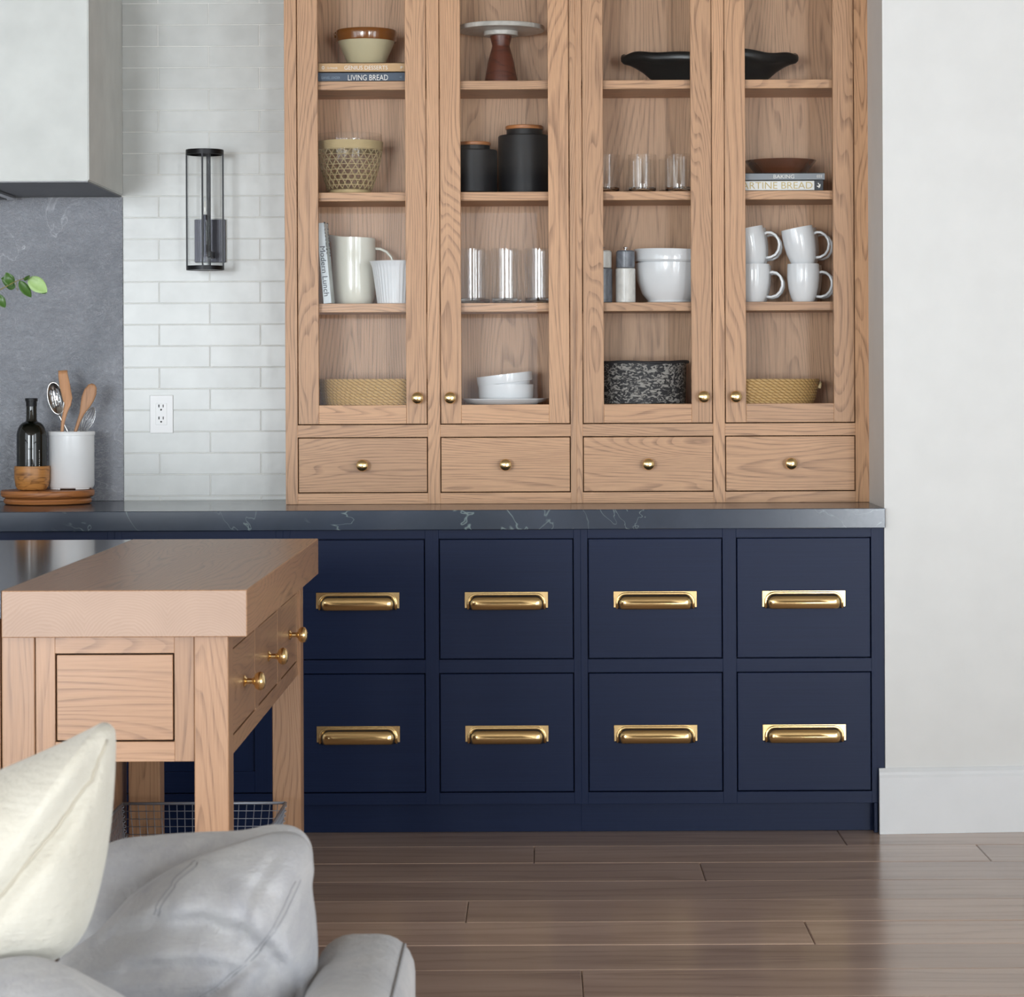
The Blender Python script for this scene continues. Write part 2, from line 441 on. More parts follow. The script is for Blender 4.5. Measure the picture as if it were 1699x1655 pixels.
# ------------------------------------------------------------------ room shell
fl = link('floor', boxm(-4.6, 3.6, YREAR, 7.8, -.08, -.012, 0), plain('subfloor', rgb(70, 58, 52), .8)); fl['kind'] = 'structure'
rows = [7.296, 7.058, 6.82, 6.585, 6.345, 6.11, 5.868, 5.63, 5.393, 5.155]
while rows[-1] > 3.4: rows.append(rows[-1] - .238)
joints = {1: [.84, -1.3], 2: [-.02, 1.195, -2.1], 3: [.42, -1.6], 4: [-.95, 1.75], 5: [-.18, 1.9, -2.2], 6: [.62, -1.5], 7: [-.75, 1.35], 8: [.086, -2.0]}
for r in range(len(rows) - 1):
    js = sorted(joints.get(r, [random.uniform(-1.8, -.2), random.uniform(.4, 1.8)]))
    ed = [-3.0] + js + [2.7]
    for a, b in zip(ed[:-1], ed[1:]):
        dz = random.uniform(-.0006, .0003)
        box('plank', a + .0008, b - .0008, rows[r + 1] + .0007, rows[r] - .0007, -.012, dz, FLOORW, fl, 'x', .0022)
# the boards nearer than the table are out of the picture: one plain sheet of the same wood
me = boxm(-4.6, 3.6, YREAR, rows[-1], -.012, -.0005, 0); grain_uv(me, 'x'); link('floor_boards', me, FLOORW, fl)
for nm, a in (('floor_boards', (-4.6, -3.0)), ('floor_boards', (2.7, 3.6))):
    me = boxm(a[0], a[1], rows[-1], 7.6, -.012, -.0005, 0); grain_uv(me, 'x'); link(nm, me, FLOORW, fl)

def wallbox(name, *a, m=WALLM, bev=0):
    o = link(name, boxm(*a, bev), m); o['kind'] = 'structure'; return o
wb = wallbox('wall_back', -4.6, XR, YW + .0010, YW + .1, 0, ZCEIL, m=GROUT)
wallbox('ceiling', -4.7, 3.7, YREAR - .1, 7.8, ZCEIL, ZCEIL + .08, m=CEIL)
# wall beside the niche, its face drawing back a little towards the corner of the room
tl = math.tan(math.radians(4.0))
yf = YB - .006
pts = [(XR, yf), (3.6, yf + (3.6 - XR) * tl), (3.6, 7.75), (XR, 7.75)]
vv = [(x, y, z) for z in (0, ZCEIL) for x, y in pts]
wr = link('wall_right', mesh(vv, [(0, 1, 2, 3), (7, 6, 5, 4), (0, 4, 5, 1), (1, 5, 6, 2), (2, 6, 7, 3), (3, 7, 4, 0)]), WALLM); fixn(wr.data); wr['kind'] = 'structure'
# window walls at both sides and behind the camera; the east windows are added for fill
wn = 0
def window_frame(pts):
    global wn
    wn += 1; o = link('window_%d' % wn, tubem(pts, .022, 4), BLACKM); o['kind'] = 'structure'
def window_wall_x(name, x0, x1, spans, xf, y0, y1, zlo=.08, zhi=2.7):
    vs_, fs = [], []
    def add(ya, yb, za, zb):
        m = boxm(x0, x1, ya, yb, za, zb, 0); b = len(vs_)
        vs_.extend(v.co.copy() for v in m.vertices); fs.extend(tuple(b + i for i in p.vertices) for p in m.polygons)
    cur = y0
    for a, b in spans:
        add(cur, a, 0, ZCEIL); add(a, b, 0, zlo); add(a, b, zhi, ZCEIL); cur = b
        window_frame([[(xf, a + (b - a) * k / 3, zlo), (xf, a + (b - a) * k / 3, zhi)] for k in range(4)] + [[(xf, a, z), (xf, b, z)] for z in (zlo, 1.2, 1.95, zhi)])
    add(cur, y1, 0, ZCEIL)
    o = link(name, mesh(vs_, fs), WALLM); o['kind'] = 'structure'; return o
window_wall_x('wall_left', -4.7, -4.6, SIDE_SPANS, -4.53, YREAR, 7.75)
window_wall_x('wall_side', 3.6, 3.7, EAST_FILL_SPANS, 3.53, YREAR, 7.75)  # unseen wall; its windows are added for the fill lights
vs_, fs = [], []
def addw(*q):
    m = boxm(*q, 0); b = len(vs_); vs_.extend(v.co.copy() for v in m.vertices); fs.extend(tuple(b + i for i in p.vertices) for p in m.polygons)
cur = -4.6
for xx, ww in REAR_WIN:
    a, b = xx - ww / 2, xx + ww / 2
    addw(cur, a, YREAR - .1, YREAR, 0, ZCEIL); addw(a, b, YREAR - .1, YREAR, 0, .08); addw(a, b, YREAR - .1, YREAR, 2.65, ZCEIL); cur = b
    window_frame([[(a + ww * k / 2, YREAR + .08, .08), (a + ww * k / 2, YREAR + .08, 2.65)] for k in range(3)] + [[(a, YREAR + .08, z), (b, YREAR + .08, z)] for z in (.08, .95, 1.8, 2.65)])
addw(cur, 3.6, YREAR - .1, YREAR, 0, ZCEIL)
o = link('wall_front', mesh(vs_, fs), plain('taupe_paint', rgb(126, 121, 116), .7, vary=.01)); o['kind'] = 'structure'

# tiles, each laid by itself
TX0, TX1 = XP(205, YW), XP(481, YW)
tp = .0656; tlen = .310; zrow0 = ZP(829, YW)
k = 0; zz = ZP(6.3 + 35.5 * 23, YW, 340) - tp
zb = zz
jo = [XP(264.6, YW), XP(348.6, YW)]
while zb < 2.62:
    z0, z1 = max(zb + .0014, ZT + .001), zb + tp - .0014
    if z1 - z0 > .01:
        j0 = jo[k % 2]
        e = [TX0] + [x for x in (j0 - tlen, j0, j0 + tlen) if TX0 + .01 < x < TX1 - .01] + [TX1]
        for a, b in zip(e[:-1], e[1:]):
            ga = .0014 if a > TX0 else .0; gb = .0014 if b < TX1 else 0
            t_ = box('tile', a + ga, b - gb, YW + random.uniform(-.0006, .0003), YW + .0009, z0, z1, TILE, wb, 'x', .0009)
    zb += tp; k += 1

# baseboard along the wall by the niche
pb = []
prof = [(0, 0), (.018, 0), (.018, .158), (.014, .166), (.014, .174), (.006, .184), (0, .184)]
xs = [(XR - .019, 0), (3.55, (3.55 - XR) * tl)]
for x, dy in xs:
    for d, z in prof: pb.append((x, yf - d + dy - .0005, z))
n = len(prof)
f_ = [tuple(range(n)), tuple(range(2 * n - 1, n - 1, -1))] + [(i, i + n, (i + 1) % n + n, (i + 1) % n) for i in range(n)]
bb = link('baseboard_right', fixn(mesh(pb, f_)), BASEB); bb['kind'] = 'structure'

# ------------------------------------------------------------------ hood, stone slab, worktop
XH = XP(204, YW, 400)
YH = 7.03; ZH = 1.853
hd = thing('range_hood', 'boxy white plaster range hood hanging above the grey stone backsplash', 'range hood', (-1.8, 7.3, ZH))
# shell with a recess below for the liner
vv = [(-2.4, YH, ZH), (XH, YH, ZH), (XH, YW + .0009, ZH), (-2.4, YW + .0009, ZH), (-2.4, YH, ZCEIL - .002), (XH, YH, ZCEIL - .002), (XH, YW + .0009, ZCEIL - .002), (-2.4, YW + .0009, ZCEIL - .002)]
me = fixn(mesh(vv, [(0, 1, 2, 3), (7, 6, 5, 4), (0, 4, 5, 1), (1, 5, 6, 2), (2, 6, 7, 3), (3, 7, 4, 0)]))
bm = bmesh.new(); bm.from_mesh(me); bmesh.ops.bevel(bm, geom=bm.edges[:], offset=.003, segments=2, affect='EDGES'); bm.to_mesh(me); bm.free()
link('shell', me, HOODM, hd)
box('underside_panel', -2.39, XH - .004, YH + .006, YW + .0008, ZH - .004, ZH + .001, HOODIN, hd, 'x', .0005)
lx = XP(27, 7.55, 322)
box('vent_liner', -2.2, lx, YH + .12, YW - .05, ZH - .016, ZH - .003, STEEL, hd, 'x', .003)
box('filter_slot', -2.15, lx - .02, YH + .15, YW - .09, ZH - .018, ZH - .015, BLACKM, hd, 'x', .001)
me = boxm(-2.6, XH, YW - .006, YW + .0009, ZT + .0005, ZH - .005, .001); grain_uv(me, 'x')
single('stone_backsplash', me, SLAB, 'tall grey leathered stone slab standing on the worktop below the hood', 'backsplash', (-1.9, YW, ZT))
ct = thing('worktop', 'dark veined soapstone worktop running along the whole wall', 'worktop', (-.6, YC + .3, ZT - .055))
box('slab', -2.8, XR - .0006, YC, YW + .0009, ZT - .0555, ZT, SOAP, ct, 'x', .0015)

# ------------------------------------------------------------------ brass hardware
def pull_mesh():
    w, zt, R, zb = .1115, .0205, .029, -.0255
    prof = [(0, .003), (0, .0075), (.0025, .009), (.0045, .0075), (.0058, .0085), (.0075, .014), (.011, .0195), (.016, .0235), (.022, .0255), (.0289, .0265)]
    vs_, fs = [], []; N = 22
    for d, h in prof:
        ring = [(-(w - d), zb)]
        for i in range(9):
            a = math.pi - math.pi / 2 * i / 8; ring.append((-(w - R) + (R - d) * math.cos(a), zt - R + (R - d) * math.sin(a)))
        ring += [(-(w - R) * .5, zt - d), ((w - R) * .5, zt - d)]
        for i in range(9):
            a = math.pi / 2 - math.pi / 2 * i / 8; ring.append(((w - R) + (R - d) * math.cos(a), zt - R + (R - d) * math.sin(a)))
        ring.append((w - d, zb)); n = len(ring)
        vs_ += [(x, -h, z) for x, z in ring]
    m = len(prof)
    for l in range(m - 1):
        for i in range(n - 1): fs.append((l * n + i, l * n + i + 1, (l + 1) * n + i + 1, (l + 1) * n + i))
    t = (m - 1) * n
    for i in range(n // 2 - 1): fs.append((t + i, t + i + 1, t + n - 2 - i, t + n - 1 - i))
    fs.append(tuple([l * n for l in range(m)] + [l * n + n - 1 for l in reversed(range(m))]))
    me = fixn(mesh(vs_, fs, True)); me.polygons[len(fs) - 1].use_smooth = False
    b = boxm(-.1175, .1175, -.003, 0, -.0225, .0235, .0008)
    bm = bmesh.new(); bm.from_mesh(me); bm.from_mesh(b); me2 = bpy.data.meshes.new('cup_pull'); bm.to_mesh(me2); bm.free()
    me2.materials.append(BRASS); return me2
PULL = pull_mesh()
def shared(name, me, parent, loc):
    o = bpy.data.objects.new(name, me); COL.objects.link(o); o.parent = parent; o.location = Vector(loc) - wl(parent); return o
KPROF = [(0, 0), (.0105, 0), (.0115, .002), (.0085, .004), (.0055, .006), (.005, .015), (.0075, .019), (.0135, .0215), (.0168, .026), (.0176, .031), (.0158, .036), (.0105, .0395), (.005, .0408), (0, .041)]
def knob_mesh(M):
    me = fixn(lathem(KPROF, 28, M=M)); me.materials.append(BRASS); return me
KNOB_F = knob_mesh(Matrix.Rotation(math.pi / 2, 4, 'X'))       # points to -Y
KNOB_S = knob_mesh(Matrix.Rotation(math.pi / 2, 4, 'Y') @ Matrix.Scale(1.0, 4))       # points to +X

# ------------------------------------------------------------------ base cabinets
ZD = [ZP(p, YB, 895) for p in (893.5, 1094.5, 1116.5, 1315.5, 1335)]   # drawer rows, bottom of the face
DW = .0013
s_ = F / YB
cols = [(482, 706), (728.6, 952.6), (975.4, 1199.6), (1222, 1446)]
def xb(px): return XP(px, YB, 1100)
def base_cabinet(label, xl, xr, cols_, stiles, loc_label):
    c = thing('base_cabinet', label, 'cabinet', ((xl + xr) / 2, YB + .28, 0), 'navy base cabinets under the worktop')
    yb0, yb1 = YB, YB + .022
    zt = ZT - .056
    box('carcass', xl, xr, YB + .024, YW - .02, ZD[4] + .002, zt, NAVY, c, 'x', 0)
    box('toe_kick', xl, xr, YB + .04, YB + .055, .0005, ZD[4] + .001, NAVY, c, 'x', .0005)
    for a, b in stiles: box('face_stile', a, b, yb0, yb1, ZD[4], zt, NAVY, c, 'z', .0006)
    return c
def drawer_rows(c, a, b):
    for (zh, zl) in ((ZD[0], ZD[1]), (ZD[2], ZD[3])):
        d = sub('drawer', c, ((a + b) / 2, YB, zl))
        box('drawer_front', a + .003, b - .003, YB + .0005, YB + .02, zl + .003, zh - .003, NAVY, d, 'x', .0012)
        shared('cup_pull', PULL, d, ((a + b) / 2, YB + .0003, (zh + zl) / 2 - .003))
def rails(c, a, b):
    zt = ZT - .056
    for z0, z1 in ((ZD[0], zt), (ZD[2], ZD[1]), (ZD[4], ZD[3])):
        box('face_rail', a, b, YB, YB + .022, min(z0, z1), max(z0, z1), NAVY, c, 'x', .0006)
XC = [(xb(a), xb(b)) for a, b in cols]
mid = (XC[1][1] + XC[2][0]) / 2
lft = (xb(459) + XC[0][0]) / 2
c2 = base_cabinet('navy four-drawer base cabinet between the butcher-block table and its twin by the wall', lft, mid, XC[:2],
                  [(lft, XC[0][0]), (XC[0][1], XC[1][0]), (XC[1][1], mid)], '')
for a, b in XC[:2]: drawer_rows(c2, a, b); rails(c2, a, b)
xe = XR - .0008
c3 = base_cabinet('navy four-drawer base cabinet against the white wall with the baseboard', mid, xe, XC[2:],
                  [(mid, XC[2][0]), (XC[2][1], XC[3][0]), (XC[3][1], xe)], '')
for a, b in XC[2:]: drawer_rows(c3, a, b); rails(c3, a, b)
# end leg of the last face stile down to the floor
box('end_leg', XC[3][1] + .006, XR - .0205, YB, YB + .054, .0005, ZD[4], NAVY, c3, 'z', .0006)
def door_cabinet(label, xl, xr):
    c = base_cabinet(label, xl, xr, None, [(xl, xl + .02), (xr - .02, xr)], '')
    a, b = xl + .02, xr - .02; zt = ZT - .056
    box('face_rail', a, b, YB, YB + .022, ZD[0], zt, NAVY, c, 'x', .0006); box('face_rail', a, b, YB, YB + .022, ZD[4], ZD[3], NAVY, c, 'x', .0006)
    d = sub('door', c, ((a + b) / 2, YB, ZD[3])); g = .003; w = .060
    z0, z1 = ZD[3] + g, ZD[0] - g
    box('stile', a + g, a + g + w, YB + .0005, YB + .02, z0, z1, NAVY, d, 'z', .0008); box('stile', b - g - w, b - g, YB + .0005, YB + .02, z0, z1, NAVY, d, 'z', .0008)
    box('rail', a + g + w, b - g - w, YB + .0005, YB + .02, z0, z0 + w, NAVY, d, 'x', .0008); box('rail', a + g + w, b - g - w, YB + .0005, YB + .02, z1 - w, z1, NAVY, d, 'x', .0008)
    box('panel', a + g + w - .004, b - g - w + .004, YB + .0085, YB + .016, z0 + w - .004, z1 - w + .004, NAVY, d, 'z', 0)
    return c
door_cabinet('navy panelled-door base cabinet seen behind the wire basket', lft - .475, lft)
door_cabinet('navy panelled-door base cabinet behind the stone-topped island', lft - .95, lft - .475)

# ------------------------------------------------------------------ glazed oak cabinets
def xu(px, py=400): return XP(px, YU, py)
def zu(py, px=956): return ZP(py, YU, px)
YF1 = YU + .022
doors_px = [(492.5, 708.5), (729, 945.5), (965.5, 1182), (1201.5, 1418)]
fr_px = [(472.5, 492.5), (708.5, 729), (945.5, 955.5), (955.5, 965.5), (1182, 1201.5), (1418, 1441.2)]
ZTOP = 2.78
Z_DB, Z_RT, Z_WT, Z_WB = zu(704), zu(724.3), zu(724.3), zu(817.2)
shelf_z = [zu(134 + 1) , 0, 0]
YS = YU + .034
SH = [CZ + (630 - p) * YS / F for p in (133.6, 318.2, 502.6)]
ZFL = CZ + (630 - 672.5) * YS / F
def upper(label, stl, drs, xl, xr):
    c = thing('glazed_cabinet', label, 'cabinet', ((xl + xr) / 2, YU + .14, ZT), 'glass-fronted oak wall cabinets on the worktop')
    z0 = ZT + .0006
    for a, b in stl: box('face_stile', a, b, YU, YF1, z0, ZTOP, OAK, c, 'z', .0006)
    for a, b in drs:
        box('face_rail', a, b, YU, YF1, z0, Z_WB, OAK, c, 'x', .0005)
        box('face_rail', a, b, YU, YF1, Z_RT, Z_DB, OAK, c, 'x', .0005)
        box('face_rail', a, b, YU, YF1, ZTOP - .05, ZTOP, OAK, c, 'x', .0005)
    box('side_panel', xl, xl + .018, YF1, YW - .001, z0, ZTOP, OAK, c, 'z', .0004)
    box('side_panel', xr - .018, xr, YF1, YW - .001, z0, ZTOP, OAK, c, 'z', .0004)
    m_ = (xl + xr) / 2
    for a, b in ((xl + .018, m_), (m_, xr - .018)):
        box('back_panel', a, b, YW - .011, YW - .001, z0, ZTOP - .018, OAKB, c, 'z', .0001)
    box('top_panel', xl + .018, xr - .018, YF1, YW - .001, ZTOP - .018, ZTOP, OAK, c, 'x', .0004)
    box('floor_panel', xl + .018, xr - .018, YF1, YW - .011, ZFL - .018, ZFL, OAK, c, 'x', .0004)
    for z in SH: box('shelf', xl + .0185, xr - .0185, YS, YW - .0115, z - .026, z, OAK, c, 'x', .001)
    return c
def glass_door(c, a, b, knob_right):
    g = .0029; w = .0602
    z0, z1 = Z_DB + g, ZTOP - .052
    d = sub('door', c, ((a + b) / 2, YU, z0))
    a, b = a + g, b - g
    box('stile', a, a + w, YU + .0003, YU + .021, z0, z1, OAK, d, 'z', .0008); box('stile', b - w, b, YU + .0003, YU + .021, z0, z1, OAK, d, 'z', .0008)
    box('rail', a + w, b - w, YU + .0003, YU + .021, z0, z0 + .0555, OAK, d, 'x', .0008); box('rail', a + w, b - w, YU + .0003, YU + .021, z1 - .06, z1, OAK, d, 'x', .0008)
    me = boxm(a + w + .0002, b - w - .0002, YU + .0105, YU + .0135, z0 + .0557, z1 - .0602, 0)
    link('glass_pane', me, PANE, d)
    kx = b - .026 if knob_right else a + .028
    shared('knob', KNOB_F, d, (kx, YU + .0003, zu(659.5)))
def oak_drawer(c, a, b):
    g = .0028
    d = sub('drawer', c, ((a + b) / 2, YU, Z_WB))
    box('drawer_front', a + g, b - g, YU + .0003, YU + .02, Z_WB + g, Z_WT - g, OAK, d, 'x', .001)
    shared('knob', KNOB_F, d, ((a + b) / 2, YU + .0003, (Z_WB + Z_WT) / 2))
FX = [(xu(a), xu(b)) for a, b in fr_px]; DX = [(xu(a), xu(b)) for a, b in doors_px]
uA = upper('oak glazed cabinet beside the tiled wall, holding tall tumblers and canisters', FX[:3], DX[:2], FX[0][0], FX[2][1])
uB = upper('oak glazed cabinet against the white wall return, holding mugs and a black bowl', FX[3:], DX[2:], FX[3][0], XR - .0008)
for c, (a, b), kr in zip((uA, uA, uB, uB), DX, (1, 0, 1, 0)):
    glass_door(c, a, b, kr); oak_drawer(c, a, b)

# ------------------------------------------------------------------ things on the shelves
def it(px, Y): return XP(px, Y)
def book(name, label, x0, x1, y0, y1, z0, z1, cover, texts, end=None):
    b = thing(name, label, 'book', ((x0 + x1) / 2, (y0 + y1) / 2, z0))
    # cover wraps spine and boards; page block inside
    t = .0022
    vs_, fs = [], []
    for q in ((x0, x1, y0, y0 + t, z0, z1), (x0, x1, y0, y1, z0, z0 + t), (x0, x1, y0, y1, z1 - t, z1)):
        m = boxm(*q, .0004); bb_ = len(vs_); vs_.extend(v.co.copy() for v in m.vertices); fs.extend(tuple(bb_ + i for i in p.vertices) for p in m.polygons)
    link('cover', mesh(vs_, fs), cover, b)
    box('page_block', x0 + .003, x1 - .003, y0 + t, y1 - .004, z0 + t, z1 - t, PAPER, b, 'x', 0)
    for (nm, s, m, a, e, zc, h) in texts: lettering(nm, s, m, b, a, e, zc, h, y0 - .0001)
    return b
WPR = plain('white_print', rgb(238, 236, 230), .7); GPR = plain('gold_print', rgb(206, 186, 132), .6); DPR = plain('dark_print', rgb(52, 58, 66), .7)
PPR = plain('pale_blue_print', rgb(140, 156, 170), .7)
YK = YS + .008
def zf(py, Y, px): return ZP(py, Y, px)
tan_c = plain('book_tan', rgb(206, 166, 118), .5, vary=.02); blue_c = plain('book_slate_blue', rgb(62, 78, 98), .5, vary=.02)
grey_c = plain('book_grey', rgb(142, 148, 154), .5, vary=.02); white_c = plain('book_white', rgb(236, 236, 232), .5, vary=.01)
zb1 = SH[0] + .0004; hB = 15.3 * YK / F
book('cookbook', 'slate blue cookbook lying flat under the tan cookbook', it(525, YK), it(525, YK) + .275, YK, YK + .2, zb1, zb1 + hB, blue_c, [
    ('title_lettering', 'LIVING BREAD', WPR, it(579.5, YK), it(646, YK), zb1 + hB * .42, 9.2 * YK / F),
    ('author_lettering', 'DANIEL LEADER', PPR, it(535.5, YK), it(566.5, YK), zb1 + hB * .42, 3.8 * YK / F),
    ('publisher_mark', '<', PPR, it(665, YK), it(669.5, YK), zb1 + hB * .45, 3.5 * YK / F)])
zb2 = zb1 + hB + .0004; hA = 15.6 * YK / F
book('cookbook', 'tan cookbook lying under the brown-rimmed mixing bowl', it(530.8, YK), it(530.8, YK) + .262, YK + .001, YK + .2, zb2, zb2 + hA, tan_c, [
    ('title_lettering', 'GENIUS DESSERTS', WPR, it(573.5, YK), it(645.5, YK), zb2 + hA * .47, 6.6 * YK / F),
    ('author_lettering', 'Cs Amanda', WPR, it(545, YK), it(562, YK), zb2 + hA * .47, 3.2 * YK / F),
    ('publisher_mark', 'o', WPR, it(536, YK), it(540.5, YK), zb2 + hA * .48, 5.5 * YK / F),
    ('publisher_mark', 'F', WPR, it(667, YK), it(671, YK), zb2 + hA * .48, 4 * YK / F)])
def ring_prof(outer, t=.004, foot=True):
    """closed vessel section: outer profile from the foot up, then back down inside with wall thickness t"""
    inner = []
    for i, (r, z) in enumerate(outer):
        inner.append((max(r - t, .001), z))
    zb = outer[0][1] + t
    inn = [(r, max(z, zb)) for r, z in reversed(inner)]
    return [(0, outer[0][1])] + outer + inn + [(0, zb)]
Yo = 7.4565
u = Yo / F
mb = thing('mixing_bowl', 'buff mixing bowl with a glossy brown rim on stacked cookbooks', 'bowl', (it(610, Yo), Yo, zb2 + hA + .0004))
zb0 = zb2 + hA + .0004
cbx = (it(610.3, Yo), Yo, zb0)
zr = (106 - 64) * u
lathe('bowl_body', ring_prof([(28 * u, 0), (30 * u, .003), (44 * u, zr - .014), (47 * u, zr)], .004), STONEW, mb, cbx, segs=56)
lathe('glazed_rim', [(46.6 * u, zr - .001), (49 * u, zr - .002), (50 * u, zr + .002), (50.6 * u, zr + .020), (50.6 * u, zr + .028), (49.6 * u, zr + .0315), (47 * u, zr + .0315), (45.6 * u, zr + .02), (44.6 * u, zr + .003), (46.6 * u, zr - .001)], BROWNG, mb, cbx, segs=56, cap=False)
tube('pouring_lip', [[(cbx[0] - 50.3 * u, Yo, zb0 + zr + .028), (cbx[0] - 52.5 * u, Yo, zb0 + zr + .024), (cbx[0] - 51.6 * u, Yo, zb0 + zr + .012)]], .0025, BROWNG, mb, 8)
# cake stand
cx = it(833.5, Yo)
cs = thing('cake_stand', 'cake stand with a pale marble plate on a flared walnut foot', 'cake stand', (cx, Yo, SH[0] + .0004))
zc0 = SH[0] + .0004
def hz(py, Y=Yo, px=833): return ZP(py, Y, px) - zc0
lathe('foot', [(0, 0), (28.5 * u, 0), (28.5 * u, .003), (21 * u, hz(100)), (15 * u, hz(79)), (14.5 * u, hz(76)), (17.8 * u, hz(62)), (17.8 * u, hz(60)), (0, hz(60))], WALNUT, cs, (cx, Yo, zc0), segs=48)
lathe('plate', [(0, hz(60)), (28 * u, hz(60)), (28.5 * u, hz(59)), (28.5 * u, hz(53.5)), (29 * u, hz(53)), (.1298, hz(52)), (.1312, hz(51)), (.1312, hz(45.5)), (.130, hz(44.5)), (0, hz(44.5))], MARBS, cs, (cx, Yo, zc0), segs=72)
# long black bowl with curled handles, spanning both doors
xa, xz = it(1032, Yo), it(1327.5, Yo); cx = (xa + xz) / 2; hl = (xz - xa) / 2
zc0 = SH[0] + .0004
prof = [(.58, 0), (.62, .004), (.68, .018), (.75, .034), (.83, .047), (.91, .054), (.97, .058), (.997, .066), (1.0, .076), (.99, .083), (.97, .086), (.9, .078), (.8, .062), (.68, .03), (.5, .012), (.0, .010)]
vs_, fs = [], []; N = 96
for j in range(N):
    a = 2 * math.pi * j / N; ca, sa = math.cos(a), math.sin(a)
    for (r, z) in prof:
        k = r
        e = abs(ca) ** 3
        rx = hl * k * (1 if r > .9 else 1)
        if e > .1 and r >= .85: z = z + .004 * e
        ry = .112 * (k ** .7)
        wv = .0045 * math.sin(5 * a + 1.3) * (r > .8) * abs(sa) + .003 * math.sin(9 * a) * (r > .85)
        vs_.append((cx + rx * ca, Yo + ry * sa * (.62 + .38 * (1 - abs(ca) ** 4)), zc0 + max(z + wv, 0)))
n = len(prof)
for j in range(N):
    k = (j + 1) % N
    for i in range(n - 1): fs.append((j * n + i, k * n + i, k * n + i + 1, j * n + i + 1))
fs.append(tuple(j * n for j in reversed(range(N))))
single('dough_bowl', fixn(mesh(vs_, fs, True)), BLACKR, 'long glossy black bowl with ruffled ends lying on the topmost shelf', 'bowl', (cx, Yo, zc0))

# woven glass bowl
Yg = 7.452; u = Yg / F; cx = it(581.8, Yg); z0 = SH[1] + .0004
wgb = thing('woven_glass_bowl', 'clear glass bowl sheathed in open caned seagrass', 'bowl', (cx, Yg, z0))
Hh = 100 * u
gp = [(34 * u, .004), (42 * u, Hh * .25), (49 * u, Hh * .5), (53 * u, Hh * .72), (54 * u, Hh * .88), (53.4 * u, Hh)]
def rad(z):
    for (r0, za), (r1, zb_) in zip(gp[:-1], gp[1:]):
        if za <= z <= zb_: return r0 + (r1 - r0) * (z - za) / (zb_ - za)
    return gp[0][0] if z < gp[0][1] else gp[-1][0]
lathe('glass_liner', [(0, .004)] + [(r, z) for r, z in gp] + [(gp[-1][0] - .002, Hh), (0.001, .01)][:1], CLEAR, wgb, (cx, Yg, z0), segs=56, cap=False)
def ringpts(z, r, n=56): return [(cx + r * math.cos(2 * math.pi * i / n), Yg + r * math.sin(2 * math.pi * i / n), z0 + z) for i in range(n)]
bands_u = [ringpts(z, rad(z) + .0015) for z in [Hh * (.745 + .0125 * k) for k in range(11)]]
bands_l = [ringpts(.0012 + .0022 * k, rad(.004) + .001) for k in range(6)]
link('collar_braid', tubem(bands_u, .0016, 6, True), CANE, wgb); link('foot_braid', tubem(bands_l, .0016, 6, True), CANE, wgb)
lat = [ringpts(Hh * (.145 + k * .0835), rad(Hh * (.145 + k * .0835)) + .001) for k in range(8)]
me = tubem(lat, .0011, 5, True)
dg_ = []
for sgn in (1, -1):
    for k in range(24):
        for dl in (0, .02):
            pth = []
            for i in range(19):
                z = Hh * (.08 + .67 * i / 18); a = 2 * math.pi * k / 24 + dl + sgn * (i / 18) * 2 * math.pi * 3.5 / 24
                pth.append((cx + (rad(z) + .0018) * math.cos(a), Yg + (rad(z) + .0018) * math.sin(a), z0 + z))
            dg_.append(pth)
m2 = tubem(dg_, .0006, 4)
bm = bmesh.new(); bm.from_mesh(me); bm.from_mesh(m2); bm.to_mesh(me); bm.free()
for p in me.polygons: p.use_smooth = True
link('cane_lattice', me, CANE, wgb)

# canisters
def canister(label, pxc, half, py_body, py_neck, py_lid, lid_half, Y):
    u = Y / F; cx = it(pxc, Y); z0 = SH[1] + .0004
    c = thing('canister', label, 'canister', (cx, Y, z0), 'black canisters')
    hb = ZP(py_body, Y, pxc) - z0; hn = ZP(py_neck, Y, pxc) - z0; hl_ = ZP(py_lid, Y, pxc) - z0
    r = half * u; rl = lid_half * u
    lathe('body', [(0, 0), (r - .002, 0), (r, .003), (r, hb - .003), (r - .002, hb), (rl - .002, hb + .0006), (rl - .002, hn), (0, hn)], BLACKC, c, (cx, Y, z0), segs=56)
    lathe('lid', [(0, hn + .0004), (rl - .001, hn + .0004), (rl + .001, hn + .002), (rl + .001, hl_ - .002), (rl - .001, hl_), (0, hl_)], WARMW, c, (cx, Y, z0), segs=48)
canister('short matte black canister with an acacia lid', 788.5, 38.2, 250, 242.5, 236.5, 27, 7.42)
canister('tall matte black canister with an acacia lid', 872, 43.8, 226, 216, 209.5, 31, 7.47)

# drinking glasses
TUMB = thin_glass('tumbler_glass', (.99, .995, .995, 1), .06, .025, 1.0)
def tumbler(name, label, cx, Y, z0, r, h, base, group):
    t = thing(name, label, 'glass', (cx, Y, z0), group)
    lathe('glass_wall', [(r * .985, base * .75), (r, .02), (r, .024), (r, h - .005), (r, h - .001), (r - .001, h), (r - .002, h - .002)], TUMB, t, (cx, Y, z0), segs=44, cap=False)
    lathe('glass_base', [(0, .001), (r * .74, 0), (r * .86, .0015), (r * .955, .006), (r * .98, base * .74), (r * .955, base * .9), (r * .8, base * .8), (0, base * .7)], GLASSB, t, (cx, Y, z0), segs=40)
Yt = 7.405; u = Yt / F
wh = {784: 'nearest the door stile with the knob', 838: 'in the middle of the front row', 893: 'at the end of the front row away from the knob'}
for pxc in (784.3, 838, 893):
    tumbler('tall_tumbler', 'tall clear glass tumbler ' + wh[int(pxc)], it(pxc, Yt), Yt, SH[2] + .0004, 21.6 * u, 91 * u, .017, 'tall tumblers')
